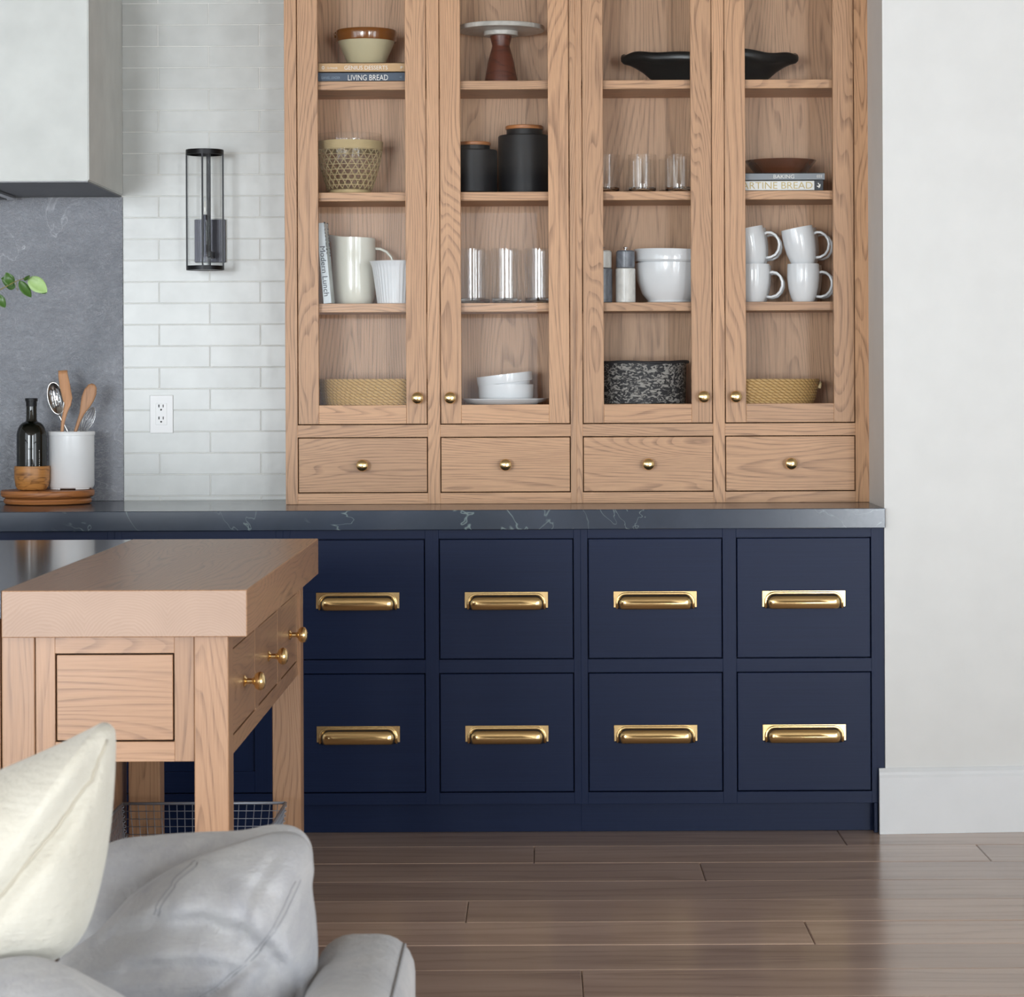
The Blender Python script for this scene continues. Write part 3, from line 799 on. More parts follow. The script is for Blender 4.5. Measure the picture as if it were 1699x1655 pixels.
for pxc, w_ in ((793, 'nearest the knobbed door stile'), (845, 'in the middle'), (897, 'farthest from the knob')):
    tumbler('tall_tumbler', 'tall clear glass tumbler in the rear row, ' + w_, it(pxc, 7.51), 7.51, SH[2] + .0004, 21.6 * u, 91 * u, .017, 'tall tumblers behind')
wr_ = {1006: 'partly hidden by the door stile, front row', 1067: 'in the middle of the front row', 1128: 'beside the door stile with the knob'}
for pxc in (1006.5, 1067.2, 1128):
    tumbler('rocks_glass', 'short clear rocks glass ' + wr_[int(pxc)], it(pxc, Yt), Yt, SH[1] + .0004, 23.4 * u, 62.5 * u, .016, 'rocks glasses')
for pxc, w_ in ((1058.5, 'middle'), (1117.5, 'knob-side')):
    tumbler('rocks_glass', 'short clear rocks glass in the rear row behind the %s front glass' % w_, it(pxc, 7.52), 7.52, SH[1] + .0004, 23.4 * u, 60.5 * u, .016, 'rocks glasses behind')

# grey and white books under the wooden bowl
z0 = SH[1] + .0004; hT = 17 * YK / F; xe_ = it(1367, YK); xw = it(1352.5, YK)
bk = book('cookbook', 'thick white cookbook with gold title and a dark spine end', xe_ - .29, xe_, YK, YK + .2, z0, z0 + hT, white_c, [])
box('dark_spine_end', xw, xe_ + .0004, YK - .0006, YK + .012, z0 + .0002, z0 + hT + .0002, plain('book_charcoal', rgb(50, 52, 58), .5), bk, 'x', .0003)
lettering('title_lettering', 'TARTINE BREAD', GPR, bk, it(1222, YK), it(1349.5, YK), z0 + hT * .52, 11.2 * YK / F, YK - .0001)
# small white bird mark on the dark end
bx0, bz0 = it(1359.8, YK), z0 + hT * .5; q = YK / F
mk = [(-1.2, 4.6), (.4, 3.2), (1.6, .8), (2.2, 2.8), (3.2, 1.2), (2.6, -1.6), (1.4, -3.8), (-.6, -4.6), (-.2, -3.0), (-2.6, -2.2), (-3.4, -.4), (-1.6, -.8), (.2, -.4), (-.2, 1.6), (-1.6, 3.2)]
link('publisher_mark', mesh([(bx0 + a * q, YK - .0011, bz0 + b * q) for a, b in mk], [tuple(range(len(mk)))]), WPR, bk)
z1 = z0 + hT + .0006; hG = 12.3 * YK / F; xe_ = it(1370, YK)
book('cookbook', 'slim grey cookbook lying under the dark wooden bowl', xe_ - .262, xe_, YK + .002, YK + .19, z1, z1 + hG, grey_c, [
    ('title_lettering', 'BAKING', WPR, it(1285, YK), it(1319.5, YK), z1 + hG * .5, 6.3 * YK / F),
    ('publisher_mark', 'EEE', WPR, it(1357, YK), it(1366, YK), z1 + hG * .52, 4.5 * YK / F),
    ('publisher_mark', 'H', PPR, it(1240, YK), it(1244.5, YK), z1 + hG * .52, 5 * YK / F)])
Yb_ = 7.45; u = Yb_ / F; cx = it(1296.5, Yb_); z2 = z1 + hG + .0004
lt = ring_prof([(39 * u, 0), (40 * u, .002), (50 * u, .021), (57.5 * u, .038), (59.5 * u, .043)], .004)
single('wooden_bowl', fixn(lathem(lt, 56, (cx, Yb_, z2))), plain('amber_lacquer', rgb(84, 42, 18), .16, vary=.12, coat=.5), 'shallow dark wooden bowl resting on the grey cookbook', 'bowl', (cx, Yb_, z2))

# leaning book, pitcher, fluted jug
lb = thing('leaning_cookbook', 'pale cookbook standing on end, leaning beside the cream pitcher', 'book', (it(543, YK), YK + .1, SH[2] + .0004))
z0 = SH[2] + .0004
bh, bt, bd = 134 * YK / F, 13.0 * YK / F, .07
Mb = Matrix.Translation((it(537.3, YK), YK + .003, z0)) @ Matrix.Rotation(math.radians(-4.9), 4, 'Y') @ Matrix.Rotation(math.radians(-4), 4, 'Z')
def tb(name, q, mat, bev=.0004):
    m = boxm(*q, bev); m.transform(Mb); return link(name, m, mat, lb)
pale = plain('book_pale', rgb(222, 230, 234), .45, vary=.02)
coverm = marble('book_cover_photo', rgb(150, 160, 154), rgb(206, 214, 214))
tb('spine', (0, bt, 0, .0022, 0, bh), pale)
tb('front_board', (bt - .0022, bt, .0022, bd, 0, bh), coverm); tb('back_board', (0, .0022, .0022, bd, 0, bh), plain('book_dusk', rgb(120, 120, 132), .5))
tb('page_block', (.0023, bt - .0023, .0023, bd - .004, .003, bh - .003), PAPER, 0)
Mt = Mb @ Matrix.Translation((bt / 2, -.0001, bh * .40)) @ Matrix.Rotation(math.pi / 2, 4, 'Y')
lettering('title_lettering', 'Modern Lunch', DPR, lb, -.074, .074, 0, 8.6 * YK / F, 0, M=Mt)
Mc = Mb @ Matrix.Translation((bt + .0001, bd * .5, bh * .80)) @ Matrix.Rotation(math.pi / 2, 4, 'Z') @ Matrix.Rotation(math.pi / 2, 4, 'Y')
lettering('cover_lettering', 'Modern', DPR, lb, -.05, .05, .03, .026, 0, M=Mc); lettering('cover_lettering', 'Lunch', DPR, lb, -.05, .045, -.03, .026, 0, M=Mc)

Yp = 7.515; u = Yp / F; cx = it(588, Yp)
pt = thing('pitcher', 'tall cream ceramic pitcher with a pulled spout', 'pitcher', (cx, Yp, z0))
hp = ZP(395, Yp, 588) - z0
po = [(28 * u, 0), (31.5 * u, .004), (34.5 * u, .02), (36.2 * u, .06), (36.6 * u, .1), (36.4 * u, hp * .75), (35.6 * u, hp * .9), (36.2 * u, hp)]
me = lathem(ring_prof(po, .004), 64)
for v in me.vertices:
    a = math.atan2(v.co.y, v.co.x); r_ = math.hypot(v.co.x, v.co.y); k = max(0, (v.co.z - hp * .62) / (hp * .38)); d = max(0, math.cos(a - math.pi)) ** 9
    if r_ > .02:
        v.co.x -= .012 * d * k ** 3; v.co.z += .010 * max(0, -math.cos(a)) ** 3 * k ** 2 - .002 * max(0, math.cos(a)) * k
me.transform(Matrix.Translation((cx, Yp, z0))); link('body', fixn(me), CREAMC, pt)
hs = [(35, 413), (44, 413.5), (54, 418), (62, 427), (66, 440), (65, 455), (58, 468), (47, 476), (35, 479)]
tube('handle', [[(cx + a * u, Yp, ZP(b, Yp, 588)) for a, b in hs]], [.0042] * 9, CREAMC, pt, 10)
Yj = 7.413; u = Yj / F; cx = it(659, Yj)
fj = thing('fluted_jug', 'small white fluted jug tucked in front of the pitcher', 'jug', (cx, Yj, z0))
hj = ZP(434, Yj, 655) - z0
jo_ = [(31 * u, 0), (32 * u, .002), (36.5 * u, hj * .5), (40 * u, hj * .84), (41.5 * u, hj * .9), (44.5 * u, hj * .97), (46 * u, hj)]
me = lathem(ring_prof(jo_, .0035), 160, wob=lambda a, t: 1 + (.012 * math.cos(40 * a) if .06 < t < .36 else 0))
me.transform(Matrix.Translation((cx, Yj, z0))); link('body', fixn(me), WHITEC, fj)

# mills and nested bowls
def mill(label, pxc, bodym, topm):
    Y = 7.40; u = Y / F; cx = it(pxc, Y)
    m = thing('spice_mill', label, 'mill', (cx, Y, z0), 'marble mills')
    r = 16.3 * u
    zz1 = ZP(445, Y, pxc) - z0; zz2 = ZP(416, Y, pxc) - z0
    lathe('body', [(0, 0), (r - .002, 0), (r, .002), (r, zz1 - .0035), (r - .002, zz1 - .001), (0, zz1 - .001)], bodym, m, (cx, Y, z0))
    lathe('head', [(0, zz1), (r - .0035, zz1), (r - .0015, zz1 + .002), (r - .0015, zz2 - .004), (r - .005, zz2), (0, zz2)], topm, m, (cx, Y, z0))
    lathe('finial', [(0, zz2 - .001), (.0025, zz2), (.0025, zz2 + .005), (.006, zz2 + .006), (.0065, zz2 + .0095), (.005, zz2 + .011), (0, zz2 + .011)], STEEL, m, (cx, Y, z0), segs=20)
mill('white marble mill with a grey head', 1038.6, MARBW, MARBG)
mill('grey marble mill with a white head', 1000.2, MARBG, MARBW)
Ym = 7.47; u = Ym / F; cx = it(1112, Ym)
hm = ZP(437, Ym, 1112) - z0
bo = [(37 * u, 0), (38 * u, .004), (36.5 * u, .007), (46 * u, .028), (54 * u, hm * .55), (57 * u, hm * .8), (57.5 * u, hm)]
me = fixn(lathem(ring_prof(bo, .004), 64, (cx, Ym, z0)))
single('serving_bowl', me, WHITEC, 'deep white serving bowl holding the nested bowl', 'bowl', (cx, Ym, z0), 'nested white bowls')
io = [(30 * u, 0), (40 * u, .012), (50 * u, .045), (53.0 * u, .0585), (53.5 * u, .062), (58.0 * u, .0625), (60.5 * u, .068), (61.5 * u, .096), (60.5 * u, .1)]
me = lathem(ring_prof(io, .004), 64); me.transform(Matrix.Translation((cx, Ym, z0 + hm - .0605)) @ Matrix.Rotation(math.radians(1.4), 4, 'Y'))
single('serving_bowl', fixn(me), WHITEC, 'white bowl with a deep collar nested in the larger bowl', 'bowl', (cx, Ym, z0 + hm - .06), 'nested white bowls')

# mugs
def mug(label, pxc, Y, base, tilt, group='stacked white mugs', yaw=0):
    u = 7.42 / F; cx = it(pxc, Y)
    h, r = 63.5 * u, 26.8 * u
    m = thing('mug', label, 'mug', (cx, Y, base), group)
    po = [(16.5 * u, 0), (17.5 * u, .001), (21 * u, h * .13), (24.8 * u, h * .36), (26.6 * u, h * .62), (26.8 * u, h * .85), (26.2 * u, h)]
    M = Matrix.Translation((cx, Y, base)) @ Matrix.Rotation(math.radians(tilt), 4, 'Y') @ Matrix.Rotation(yaw, 4, 'Z')
    me = lathem(ring_prof(po, .0035), 48, M=M); link('body', fixn(me), WHITEC, m)
    hs = [(25.5, 49), (31, 50.5), (38, 49), (44, 43.5), (47.5, 35), (47.5, 27), (44, 18), (37.5, 11.5), (29, 9), (20.5, 9.5)]
    me = tubem([[(a * u, 0, b * u) for a, b in hs]], .0041, 10); me.transform(M); link('handle', me, WHITEC, m)
hmug = 63.5 * 7.42 / F
mz = SH[2] + .0004
mug('white mug at the bottom of the front stack beside the cabinet side', 1333.5, 7.42, mz, 0)
mug('white mug at the bottom of the front stack half hidden by the door stile', 1251, 7.42, mz, 0)
zt2 = mz + hmug - .010
def topmug(label, pxc, Y): mug(label, pxc + 1.5, Y, zt2 + .005, -11)
topmug('white mug tilted on top of the front stack beside the cabinet side', 1333.5, 7.42)
topmug('white mug tilted on top of the front stack half hidden by the door stile', 1251, 7.42)
for pxc, w_ in ((1338, 'beside the cabinet side'), (1254, 'by the door stile')):
    mug('white mug at the bottom of the rear stack ' + w_, pxc, 7.53, mz, 0)
    mug('white mug tilted on top of the rear stack ' + w_, pxc + 1.5, 7.53, zt2 + .005, -9)

# plate with two bowls
Yq = 7.4565; u = Yq / F; z0 = ZFL + .0004; cx = it(838, Yq)
hq = ZP(661.5, Yq, 838) - z0
single('dinner_plate', fixn(lathem(ring_prof([(50 * u, 0), (52 * u, .002), (66 * u, hq * .45), (72 * u, hq * .9), (72.3 * u, hq)], .0035), 72, (cx, Yq, z0))), WHITEC, 'flat white plate lying under two white bowls', 'plate', (cx, Yq, z0))
zq = z0 + .0042; cx2 = it(839.3, Yq)
hb2 = ZP(638, Yq, 839) - zq
bp = [(30 * u, 0), (33 * u, .001), (41 * u, .008), (45 * u, .018), (46.2 * u, hb2)]
single('cereal_bowl', fixn(lathem(ring_prof(bp, .0035), 56, (cx2, Yq, zq))), WHITEC, 'white bowl sitting level on the plate', 'bowl', (cx2, Yq, zq), 'two white bowls')
bp2 = [(30 * u, 0), (34 * u, .002), (40.5 * u, .009), (42.0 * u, .0185), (45.6 * u, .0195), (46.3 * u, .024), (46.4 * u, .046)]
me = lathem(ring_prof(bp2, .0035), 56); me.transform(Matrix.Translation((cx2, Yq, zq + hb2 - .0155)) @ Matrix.Rotation(math.radians(-6.5), 4, 'Y'))
single('cereal_bowl', fixn(me), WHITEC, 'white bowl tilted inside the level one', 'bowl', (cx2, Yq, zq + hb2 - .015), 'two white bowls')

# coiled baskets
def coil_basket(label, pxc, knob_dx, halfpx, Y=7.45):
    u = Y / F; cx = it(pxc, Y); z0 = ZFL + .0004
    b = thing('seagrass_basket', label, 'basket', (cx, Y, z0), 'golden seagrass baskets')
    h = ZP(629, Y, pxc) - z0; n = 9; prof = [(0, 0)]
    r0, r1 = (halfpx - 11) * u, halfpx * u
    out = []
    for k in range(n):
        zc = h * (k + .5) / n; rr = r0 + (r1 - r0) * (zc / h) ** .6
        for s in (-1, -.5, 0, .5, 1):
            a = s * math.pi / 2; out.append((rr + .0022 * (math.cos(a) - .2), zc + math.sin(a) * h / n / 2 * .98))
    prof += out + [(r1 - .007, h * .99), (r0 - .007, .008), (0, .008)]
    lathe('coiled_wall', prof, SEAGR, b, (cx, Y, z0), segs=72, sy=.118 / (halfpx * u))
    a = math.pi if knob_dx < 0 else 0
    kx = cx + knob_dx * u
    tube('handle', [[(kx, Y - .02, z0 + h * .62), (kx + math.copysign(.004, knob_dx), Y - .012, z0 + h * .78), (kx + math.copysign(.006, knob_dx), Y, z0 + h * .84), (kx + math.copysign(.004, knob_dx), Y + .012, z0 + h * .78), (kx, Y + .02, z0 + h * .62)]], .0045, CANE, b, 8)
coil_basket('golden seagrass basket on the cabinet floor beside the tiled wall end', 626, -95, 97.5)
coil_basket('golden seagrass basket on the cabinet floor below the mugs', 1262, 96, 96.5)
cx = it(1066, Yq); z0 = ZFL + .0004; u = Yq / F
hf = ZP(598.5, Yq, 1066) - z0
fb = thing('flecked_basket', 'black and white flecked basket with a rolled rim', 'basket', (cx, Yq, z0))
lathe('wall', ring_prof([(69 * u, 0), (71 * u, .004), (72.5 * u, hf * .5), (72.8 * u, hf * .85), (73.5 * u, hf * .95)], .005), FLECK, fb, (cx, Yq, z0), segs=64, sy=.115 / (72 * u))
rim = []
for i in range(64):
    a = 2 * math.pi * i / 64; e = max(0, math.cos(a)) ** 8
    rim.append((cx + (72.5 + 3 * e) * u * math.cos(a), Yq + .115 * math.sin(a), z0 + hf * .965 - .003 * math.sin(a * 2 + 1) ** 2 + .002 * e))
tube('rolled_rim', [rim], .0045, FLECK, fb, 8, True)

# ------------------------------------------------------------------ things on the worktop and wall
ZB = ZT + .0004
# round boards
cb = (XP(78.5, 7.435), 7.435)
r1 = 76.5 * 7.435 / F
single('round_board', fixn(lathem([(0, 0), (r1 - .016, 0), (r1 - .010, .003), (r1 - .008, .010), (r1 - .010, .016), (r1 - .014, .0185), (r1 - .018, .0205), (0, .0205)], 72, (cb[0], cb[1], ZB))), WARMW,
       'lower of two round wooden boards on the worktop', 'board', (cb[0], cb[1], ZB))
zb1 = ZB + .0209
single('round_board', fixn(lathem([(0, 0), (r1 - .006, 0), (r1 - .001, .004), (r1, .009), (r1, .017), (r1 - .002, .0205), (0, .021)], 72, (cb[0], cb[1], zb1))), WARMW,
       'upper of two round wooden boards, carrying the bottle and the utensil crock', 'board', (cb[0], cb[1], zb1))
zb2 = zb1 + .0214
Yc_ = 7.455; u = Yc_ / F; cx = XP(118.3, Yc_, 760); ck = thing('utensil_crock', 'white stoneware crock full of cooking utensils', 'crock', (cx, Yc_, zb2))
hc = ZP(716, Yc_, 118) - zb2; r = 37.8 * u
lathe('body', [(0, .003), (r - .008, .003), (r - .003, .006), (r, .013), (r, hc - .012), (r + .0022, hc - .011), (r + .0026, hc - .003), (r + .0012, hc), (r - .003, hc), (r - .005, hc - .004), (r - .005, .012), (0, .012)], CROCKM, ck, (cx, Yc_, zb2), segs=64)
for k in range(4):
    a0 = math.pi / 4 + k * math.pi / 2
    arc = [(cx + (r - .007) * math.cos(a0 + t), Yc_ + (r - .007) * math.sin(a0 + t), zb2 + .0028) for t in [x * .08 for x in range(-5, 6)]]
    tube('foot', [arc], .0028, CROCKM, ck, 6)
CK = (cx, Yc_, zb2, hc)
Yv = 7.40; u = Yv / F; cx = XP(53.2, Yv, 790); bw = 29 * u
hcup = 40 * u
me = fixn(lathem(ring_prof([(19 * u, 0), (23 * u, .002), (27 * u, .012), (29 * u, hcup * .5), (29.2 * u, hcup * .9), (28.6 * u, hcup)], .0032), 56, (cx, Yv, zb2)))
single('bottle_cup', me, OLIVE, 'streaky olive-wood cup holding the dark bottle', 'cup', (cx, Yv, zb2))
bt_ = thing('oil_bottle', 'dark green glass bottle with a black cap standing in the wooden cup', 'bottle', (cx, Yv, zb2 + .006))
zbt = zb2 + .0036; hbt = ZP(661, Yv, 50) - zbt; rb = 24.6 * u
cx -= .001
sh = ZP(724, Yv, 50) - zbt; nk = ZP(700, Yv, 50) - zbt
BP = [(0, 0), (rb * .74, 0), (rb * .8, .003), (rb * .88, .012), (rb * .98, .035), (rb, .05), (rb, sh)] + [(rb * (.37 + .63 * math.cos(t_ * math.pi / 18)), sh + (nk - sh) * math.sin(t_ * math.pi / 18)) for t_ in range(1, 9)] + [(rb * .40, nk + .001), (rb * .355, nk + .008), (rb * .345, hbt - .02), (0, hbt - .02)]
lathe('glass_body', BP, BOTTLEG, bt_, (cx, Yv, zbt), segs=48)
lathe('cap', [(0, hbt - .0245), (rb * .36, hbt - .0245), (rb * .37, hbt - .010), (rb * .37, hbt - .0095), (rb * .42, hbt - .009), (rb * .42, hbt - .001), (rb * .38, hbt), (0, hbt)], BLACKC, bt_, (cx, Yv, zbt), segs=32)
for k in range(11):
    zz_ = zbt + .052 + k * .0062; a = math.radians(-42)
    me = boxm(-.0006, .0006, -.0004, .0002, -.0016, .0016 + .0006 * (k % 3), .0001); me.transform(Matrix.Translation((cx + rb * math.sin(-a) * 1.0, Yv - rb * math.cos(a), zz_)) @ Matrix.Rotation(-a, 4, 'Z'))
    link('label_lettering', me, WPR, bt_)
# utensils
def ribbon(name, stations, parent, mat, sides=14):
    """a bar whose oval section (half-width w, half-thickness t) varies along its centre line"""
    vs_, fs = [], []; S = len(stations)
    for i, (p, w, t) in enumerate(stations):
        p = Vector(p); a = Vector(stations[max(0, i - 1)][0]); b = Vector(stations[min(S - 1, i + 1)][0])
        tg = (b - a).normalized(); side = tg.cross(Vector((0, 1, 0))).normalized(); nr = side.cross(tg).normalized()
        for k in range(sides):
            an = 2 * math.pi * k / sides; vs_.append(p + side * (w * math.cos(an)) + nr * (t * math.sin(an)))
    for i in range(S - 1):
        for k in range(sides):
            l = (k + 1) % sides; fs.append((i * sides + k, i * sides + l, (i + 1) * sides + l, (i + 1) * sides + k))
    fs.append(tuple(reversed(range(sides)))); fs.append(tuple((S - 1) * sides + k for k in range(sides)))
    me = fixn(mesh(vs_, fs, True)); grain_uv(me, 'z'); return me
def q_(px, py, Y): return P(px, py, Y)
Yk = CK[1]
inb = Vector((CK[0], Yk, CK[2] + .02))
# wooden spatula
st = [(inb + Vector((-.012, -.02, 0)), .0045, .004), (q_(103.0, 716, Yk - .02), .0048, .004), (q_(104.5, 700, Yk - .02), .0055, .004), (q_(108.5, 683, Yk - .018), .0072, .0035), (q_(112.5, 672, Yk - .016), .0095, .003), (q_(112, 662, Yk - .012), .0150, .003), (q_(107.5, 640, Yk - .004), .0160, .0028), (q_(104.5, 622, Yk + .002), .0145, .0025), (q_(104.2, 615.0, Yk + .004), .0138, .0022)]
me = ribbon('wooden_spatula', st, None, SPOONW); single('wooden_spatula', me, SPOONW, 'wooden spatula with a slanted flat blade, tallest in the crock', 'spatula', inb + Vector((-.012, -.02, 0)))
# wooden spoon
base_s = inb + Vector((-.002, -.025, .0))
st = [(base_s, .0045, .0045), (q_(125.2, 716, Yk - .026), .005, .0045), (q_(130.5, 700, Yk - .026), .0055, .0045), (q_(136, 686, Yk - .025), .0075, .004), (q_(141, 674, Yk - .024), .0145, .0045), (q_(145.5, 662, Yk - .023), .0195, .0065), (q_(150, 650, Yk - .022), .0195, .0065), (q_(153.5, 641, Yk - .021), .0135, .005), (q_(155, 637.5, Yk - .021), .005, .003)]
me = ribbon('wooden_spoon', st, None, SPOONW)
sd = Vector((0, -1, 0))
for v in me.vertices:       # hollow the bowl of the spoon on the side towards the room
    c0 = q_(147.5, 656, Yk - .022); d = (v.co - c0); e = (d.x / .016) ** 2 + (d.z / .026) ** 2
    if v.co.y < c0.y and e < 1: v.co.y += .007 * (1 - e)
single('wooden_spoon', me, SPOONW, 'wooden spoon with an oval bowl leaning out of the crock', 'spoon', base_s)
# slotted steel spoon
ss = thing('slotted_spoon', 'polished steel slotted spoon behind the wooden spatula', 'spoon', inb + Vector((-.004, .018, 0)))
cS = q_(92.5, 661, Yk + .004)
vs_, fs = [], []; NR, NA = 10, 40
for i in range(NR + 1):
    for j in range(NA):
        a = 2 * math.pi * j / NA; rr = i / NR
        x = .0245 * rr * math.cos(a); z = .0525 * rr * math.sin(a) * .98; d = .013 * (1 - rr * rr)
        vs_.append((x, d, z))
for i in range(NR):
    for j in range(NA):
        k = (j + 1) % NA
        xm = .0245 * (i + .5) / NR * math.cos(2 * math.pi * (j + .5) / NA); zm = .0525 * (i + .5) / NR * math.sin(2 * math.pi * (j + .5) / NA)
        if abs(zm) < .026 and min(abs(xm - s) for s in (-.011, -.0037, .0037, .011)) < .0013 and i > 1: continue
        fs.append((i * NA + j, i * NA + k, (i + 1) * NA + k, (i + 1) * NA + j))
me = mesh(vs_, fs, True); me.transform(Matrix.Translation(cS) @ Matrix.Rotation(math.radians(-12), 4, 'Y') @ Matrix.Rotation(math.radians(20), 4, 'Z'))
o = link('bowl', me, STEEL, ss); sm = o.modifiers.new('thick', 'SOLIDIFY'); sm.thickness = .0012
tube('handle', [[inb + Vector((-.004, .018, 0)), q_(112, 716, Yk + .012), q_(106, 704, Yk + .01), q_(100, 693, Yk + .01), cS + Vector((.006, .009, -.040))]], [.003, .0032, .0035, .0045, .006], STEEL, ss, 10)
# whisk
wk = thing('balloon_whisk', 'steel wire balloon whisk behind the wooden spoon', 'whisk', inb + Vector((.012, .02, 0)))
w0, w1 = q_(134, 724, Yk + .012), q_(155, 676, Yk + .012)
tube('handle', [[inb + Vector((.012, .02, 0)), w0 - Vector((.002, 0, .006))]], .005, STEEL, wk, 10)
ax = (w1 - w0); sx_ = ax.cross(Vector((0, 1, 0))).normalized(); ny = sx_.cross(ax).normalized()
for k in range(6):
    an = math.pi * k / 6; dr = sx_ * math.cos(an) + ny * math.sin(an); pth = []
    for i in range(25):
        t = i / 24 * 2 - 1; s_l = 1 - abs(t) ** 2.2; wd = .0195 * math.sin(math.pi * min(1, (1 - abs(t)) * .5 + .0)) if 0 else .0195 * (1 - (1 - s_l) ** 1.0) ** .0
        al = 1 - abs(t) ** 1.7; wd = .0205 * math.sin(math.pi * (1 - abs(t)) ** 1.0 * .5 + math.pi * .5) if 0 else .0205 * math.sin(min(1, abs(t) * 1.25) * math.pi * .5) * (1 - max(0, (abs(t) - .55) / .45) ** 1.4 * .85)
        pth.append(w0 + ax * al + dr * (wd if t > 0 else -wd))
    tube('wire', [pth], .0007, STEEL, wk, 5)

# outlet
ol = thing('wall_outlet', 'white duplex electrical outlet set in the tiled wall', 'outlet', (XP(268, YW), YW - .004, ZP(688, YW, 268)))
ox, oz = XP(268.3, YW, 688), ZP(687.5, YW, 268)
u = YW / F
box('cover_plate', ox - 19.2 * u, ox + 19.2 * u, YW - .0065, YW - .0013, oz - 31.7 * u, oz + 31.7 * u, WHITEP, ol, 'z', .0018, 2)
box('receptacle', ox - 9.3 * u, ox + 9.3 * u, YW - .0082, YW - .006, oz - 18 * u, oz + 18 * u, WHITEP, ol, 'z', .0008)
for s in (1, -1):
    for dx, w in ((-3.9, .9), (3.2, .75)):
        box('slot', ox + (dx - w) * u, ox + (dx + w) * u, YW - .0086, YW - .008, oz + (s * 10 + 1.3) * u, oz + (s * 10 + 6) * u, DARK, ol, 'z', 0)
    lathe('ground_hole', [(0, 0), (1.5 * u, 0), (1.5 * u, .0006), (0, .0006)], DARK, ol, (ox - .3 * u, YW - .008, oz + (s * 10 - 2.6) * u), M=Matrix.Rotation(math.pi / 2, 4, 'X'), segs=14)

# wall sconce
Ysc = 7.473; u = Ysc / F; cx = XP(340, Ysc, 348); zt_, zb_ = ZP(249, Ysc, 340), ZP(448.5, Ysc, 340); r = 31.2 * u
scn = thing('wall_sconce', 'black cylindrical wall sconce with a clear glass tube on the tiled wall', 'wall lamp', (cx, YW, (zt_ + zb_) / 2))
rh = 8.2 * u
def hoop(z0, z1): return [(r - .004, z0), (r, z0), (r, z1), (r - .004, z1), (r - .004, z0)]
lathe('hoop', hoop(zt_ - rh, zt_), BLACKM, scn, (cx, Ysc, 0), segs=56, cap=False); lathe('hoop', hoop(zb_, zb_ + rh * .85), BLACKM, scn, (cx, Ysc, 0), segs=56, cap=False)
lathe('top_disc', [(0, zt_ - .003), (r - .0045, zt_ - .003), (r - .0045, zt_ - .001), (0, zt_ - .001)], BLACKM, scn, (cx, Ysc, 0), segs=48)
lathe('bottom_disc', [(0, zb_ + .001), (r - .0045, zb_ + .001), (r - .0045, zb_ + .003), (0, zb_ + .003)], BLACKM, scn, (cx, Ysc, 0), segs=48)
for k in range(4):
    a = math.pi / 2 * k; ra = r - .002
    box('rod', cx + ra * math.cos(a) - .0024, cx + ra * math.cos(a) + .0024, Ysc + ra * math.sin(a) - .0024, Ysc + ra * math.sin(a) + .0024, zb_ + .002, zt_ - .002, BLACKM, scn, 'z', 0)
rg = r - .0065
me = lathem([(rg, zb_ + .004), (rg, zt_ - .006)], 48, (cx, Ysc, 0), cap=False); link('glass_tube', me, PANE, scn)
zp0, zp1 = ZP(436, YW, 348), ZP(365, YW, 348)
bpx = XP(348.8, 7.588, 400)
box('back_plate', bpx - 25.4 * 7.58 / F, bpx + 25.4 * 7.58 / F, YW - .02, YW - .0013, zp0, zp1, plain('sconce_plate', rgb(62, 62, 68), .35, .7), scn, 'z', .001)
box('arm', cx + .003, cx + .016, Ysc, YW - .018, zp0 + .012, zp0 + .03, BLACKM, scn, 'y', .001)
box('stem', cx + .006, cx + .013, Ysc + .03, Ysc + .037, zb_ + .002, zt_ - .002, BLACKM, scn, 'z', 0)
zso = ZP(357, Ysc, 340)
lathe('socket', [(0, zp0 + .012), (.0095, zp0 + .012), (.0095, zso), (.008, zso + .001), (0, zso + .001)], plain('sconce_socket', rgb(40, 40, 44), .12, .9), scn, (cx, Ysc, 0), segs=28)
lathe('bulb', [(.0055, zso + .001), (.0068, zso + .006), (.0068, ZP(331, Ysc, 340)), (.004, ZP(327, Ysc, 340)), (0, ZP(326, Ysc, 340))], CLEAR, scn, (cx, Ysc, 0), segs=24, cap=False)
lathe('filament_core', [(0, zso + .002), (.0022, zso + .003), (.0022, ZP(334, Ysc, 340)), (0, ZP(333, Ysc, 340))], plain('filament_white', rgb(230, 228, 220), .4), scn, (cx, Ysc, 0), segs=12)

# ------------------------------------------------------------------ island and butcher-block table
YI0, YI1 = 4.389, 5.805; ZI = .914
XS1 = -.5193; XS0 = XP(2.2, YI0, 990)
ZSB = ZI - .0832
tbl = thing('butcher_block_table', 'oak butcher-block work table with three side drawers and brass knobs', 'table', ((XS0 + XS1) / 2, 5.1, 0))
me = boxm(XS0, XS1, YI0, YI1, ZSB, ZI, .0015); grain_uv(me, 'y')
uvl = me.uv_layers[0]
for p in me.polygons:
    if abs(p.normal.y) > .9:
        p.material_index = 1
        for li in p.loop_indices:
            c = me.vertices[me.loops[li].vertex_index].co; uvl.data[li].uv = (c.x - XS0 + 1.47, c.z - ZSB)
link('tabletop', me, [OAKT, OAKEND], tbl)
LX1 = -.5575; LXB = -.552; lw = .0655
XL0 = XP(3, 4.427, 1150); XL0b = XP(57.5, 4.427, 1150)
YL0 = 4.427; YLB = 5.70
legz = .0005
def leg(a, b, y0, y1): box('leg', a, b, y0, y1, legz, ZSB - .0004, OAKT, tbl, 'z', .0015)
leg(LX1 - .061, LX1, YL0, YL0 + .07); leg(XL0, XL0b, YL0, YL0 + .07)
leg(LXB - .0655, LXB, YLB, YLB + .07); leg(XP(213, YLB, 1300), XP(265, YLB, 1300), YLB, YLB + .07)
za, zb_t = ZSB - .0006, ZP(1264.5, YL0 + .004, 200)
yA = YL0 + .004
ap = sub('front_apron', tbl, ((XL0 + LX1) / 2, yA, zb_t))
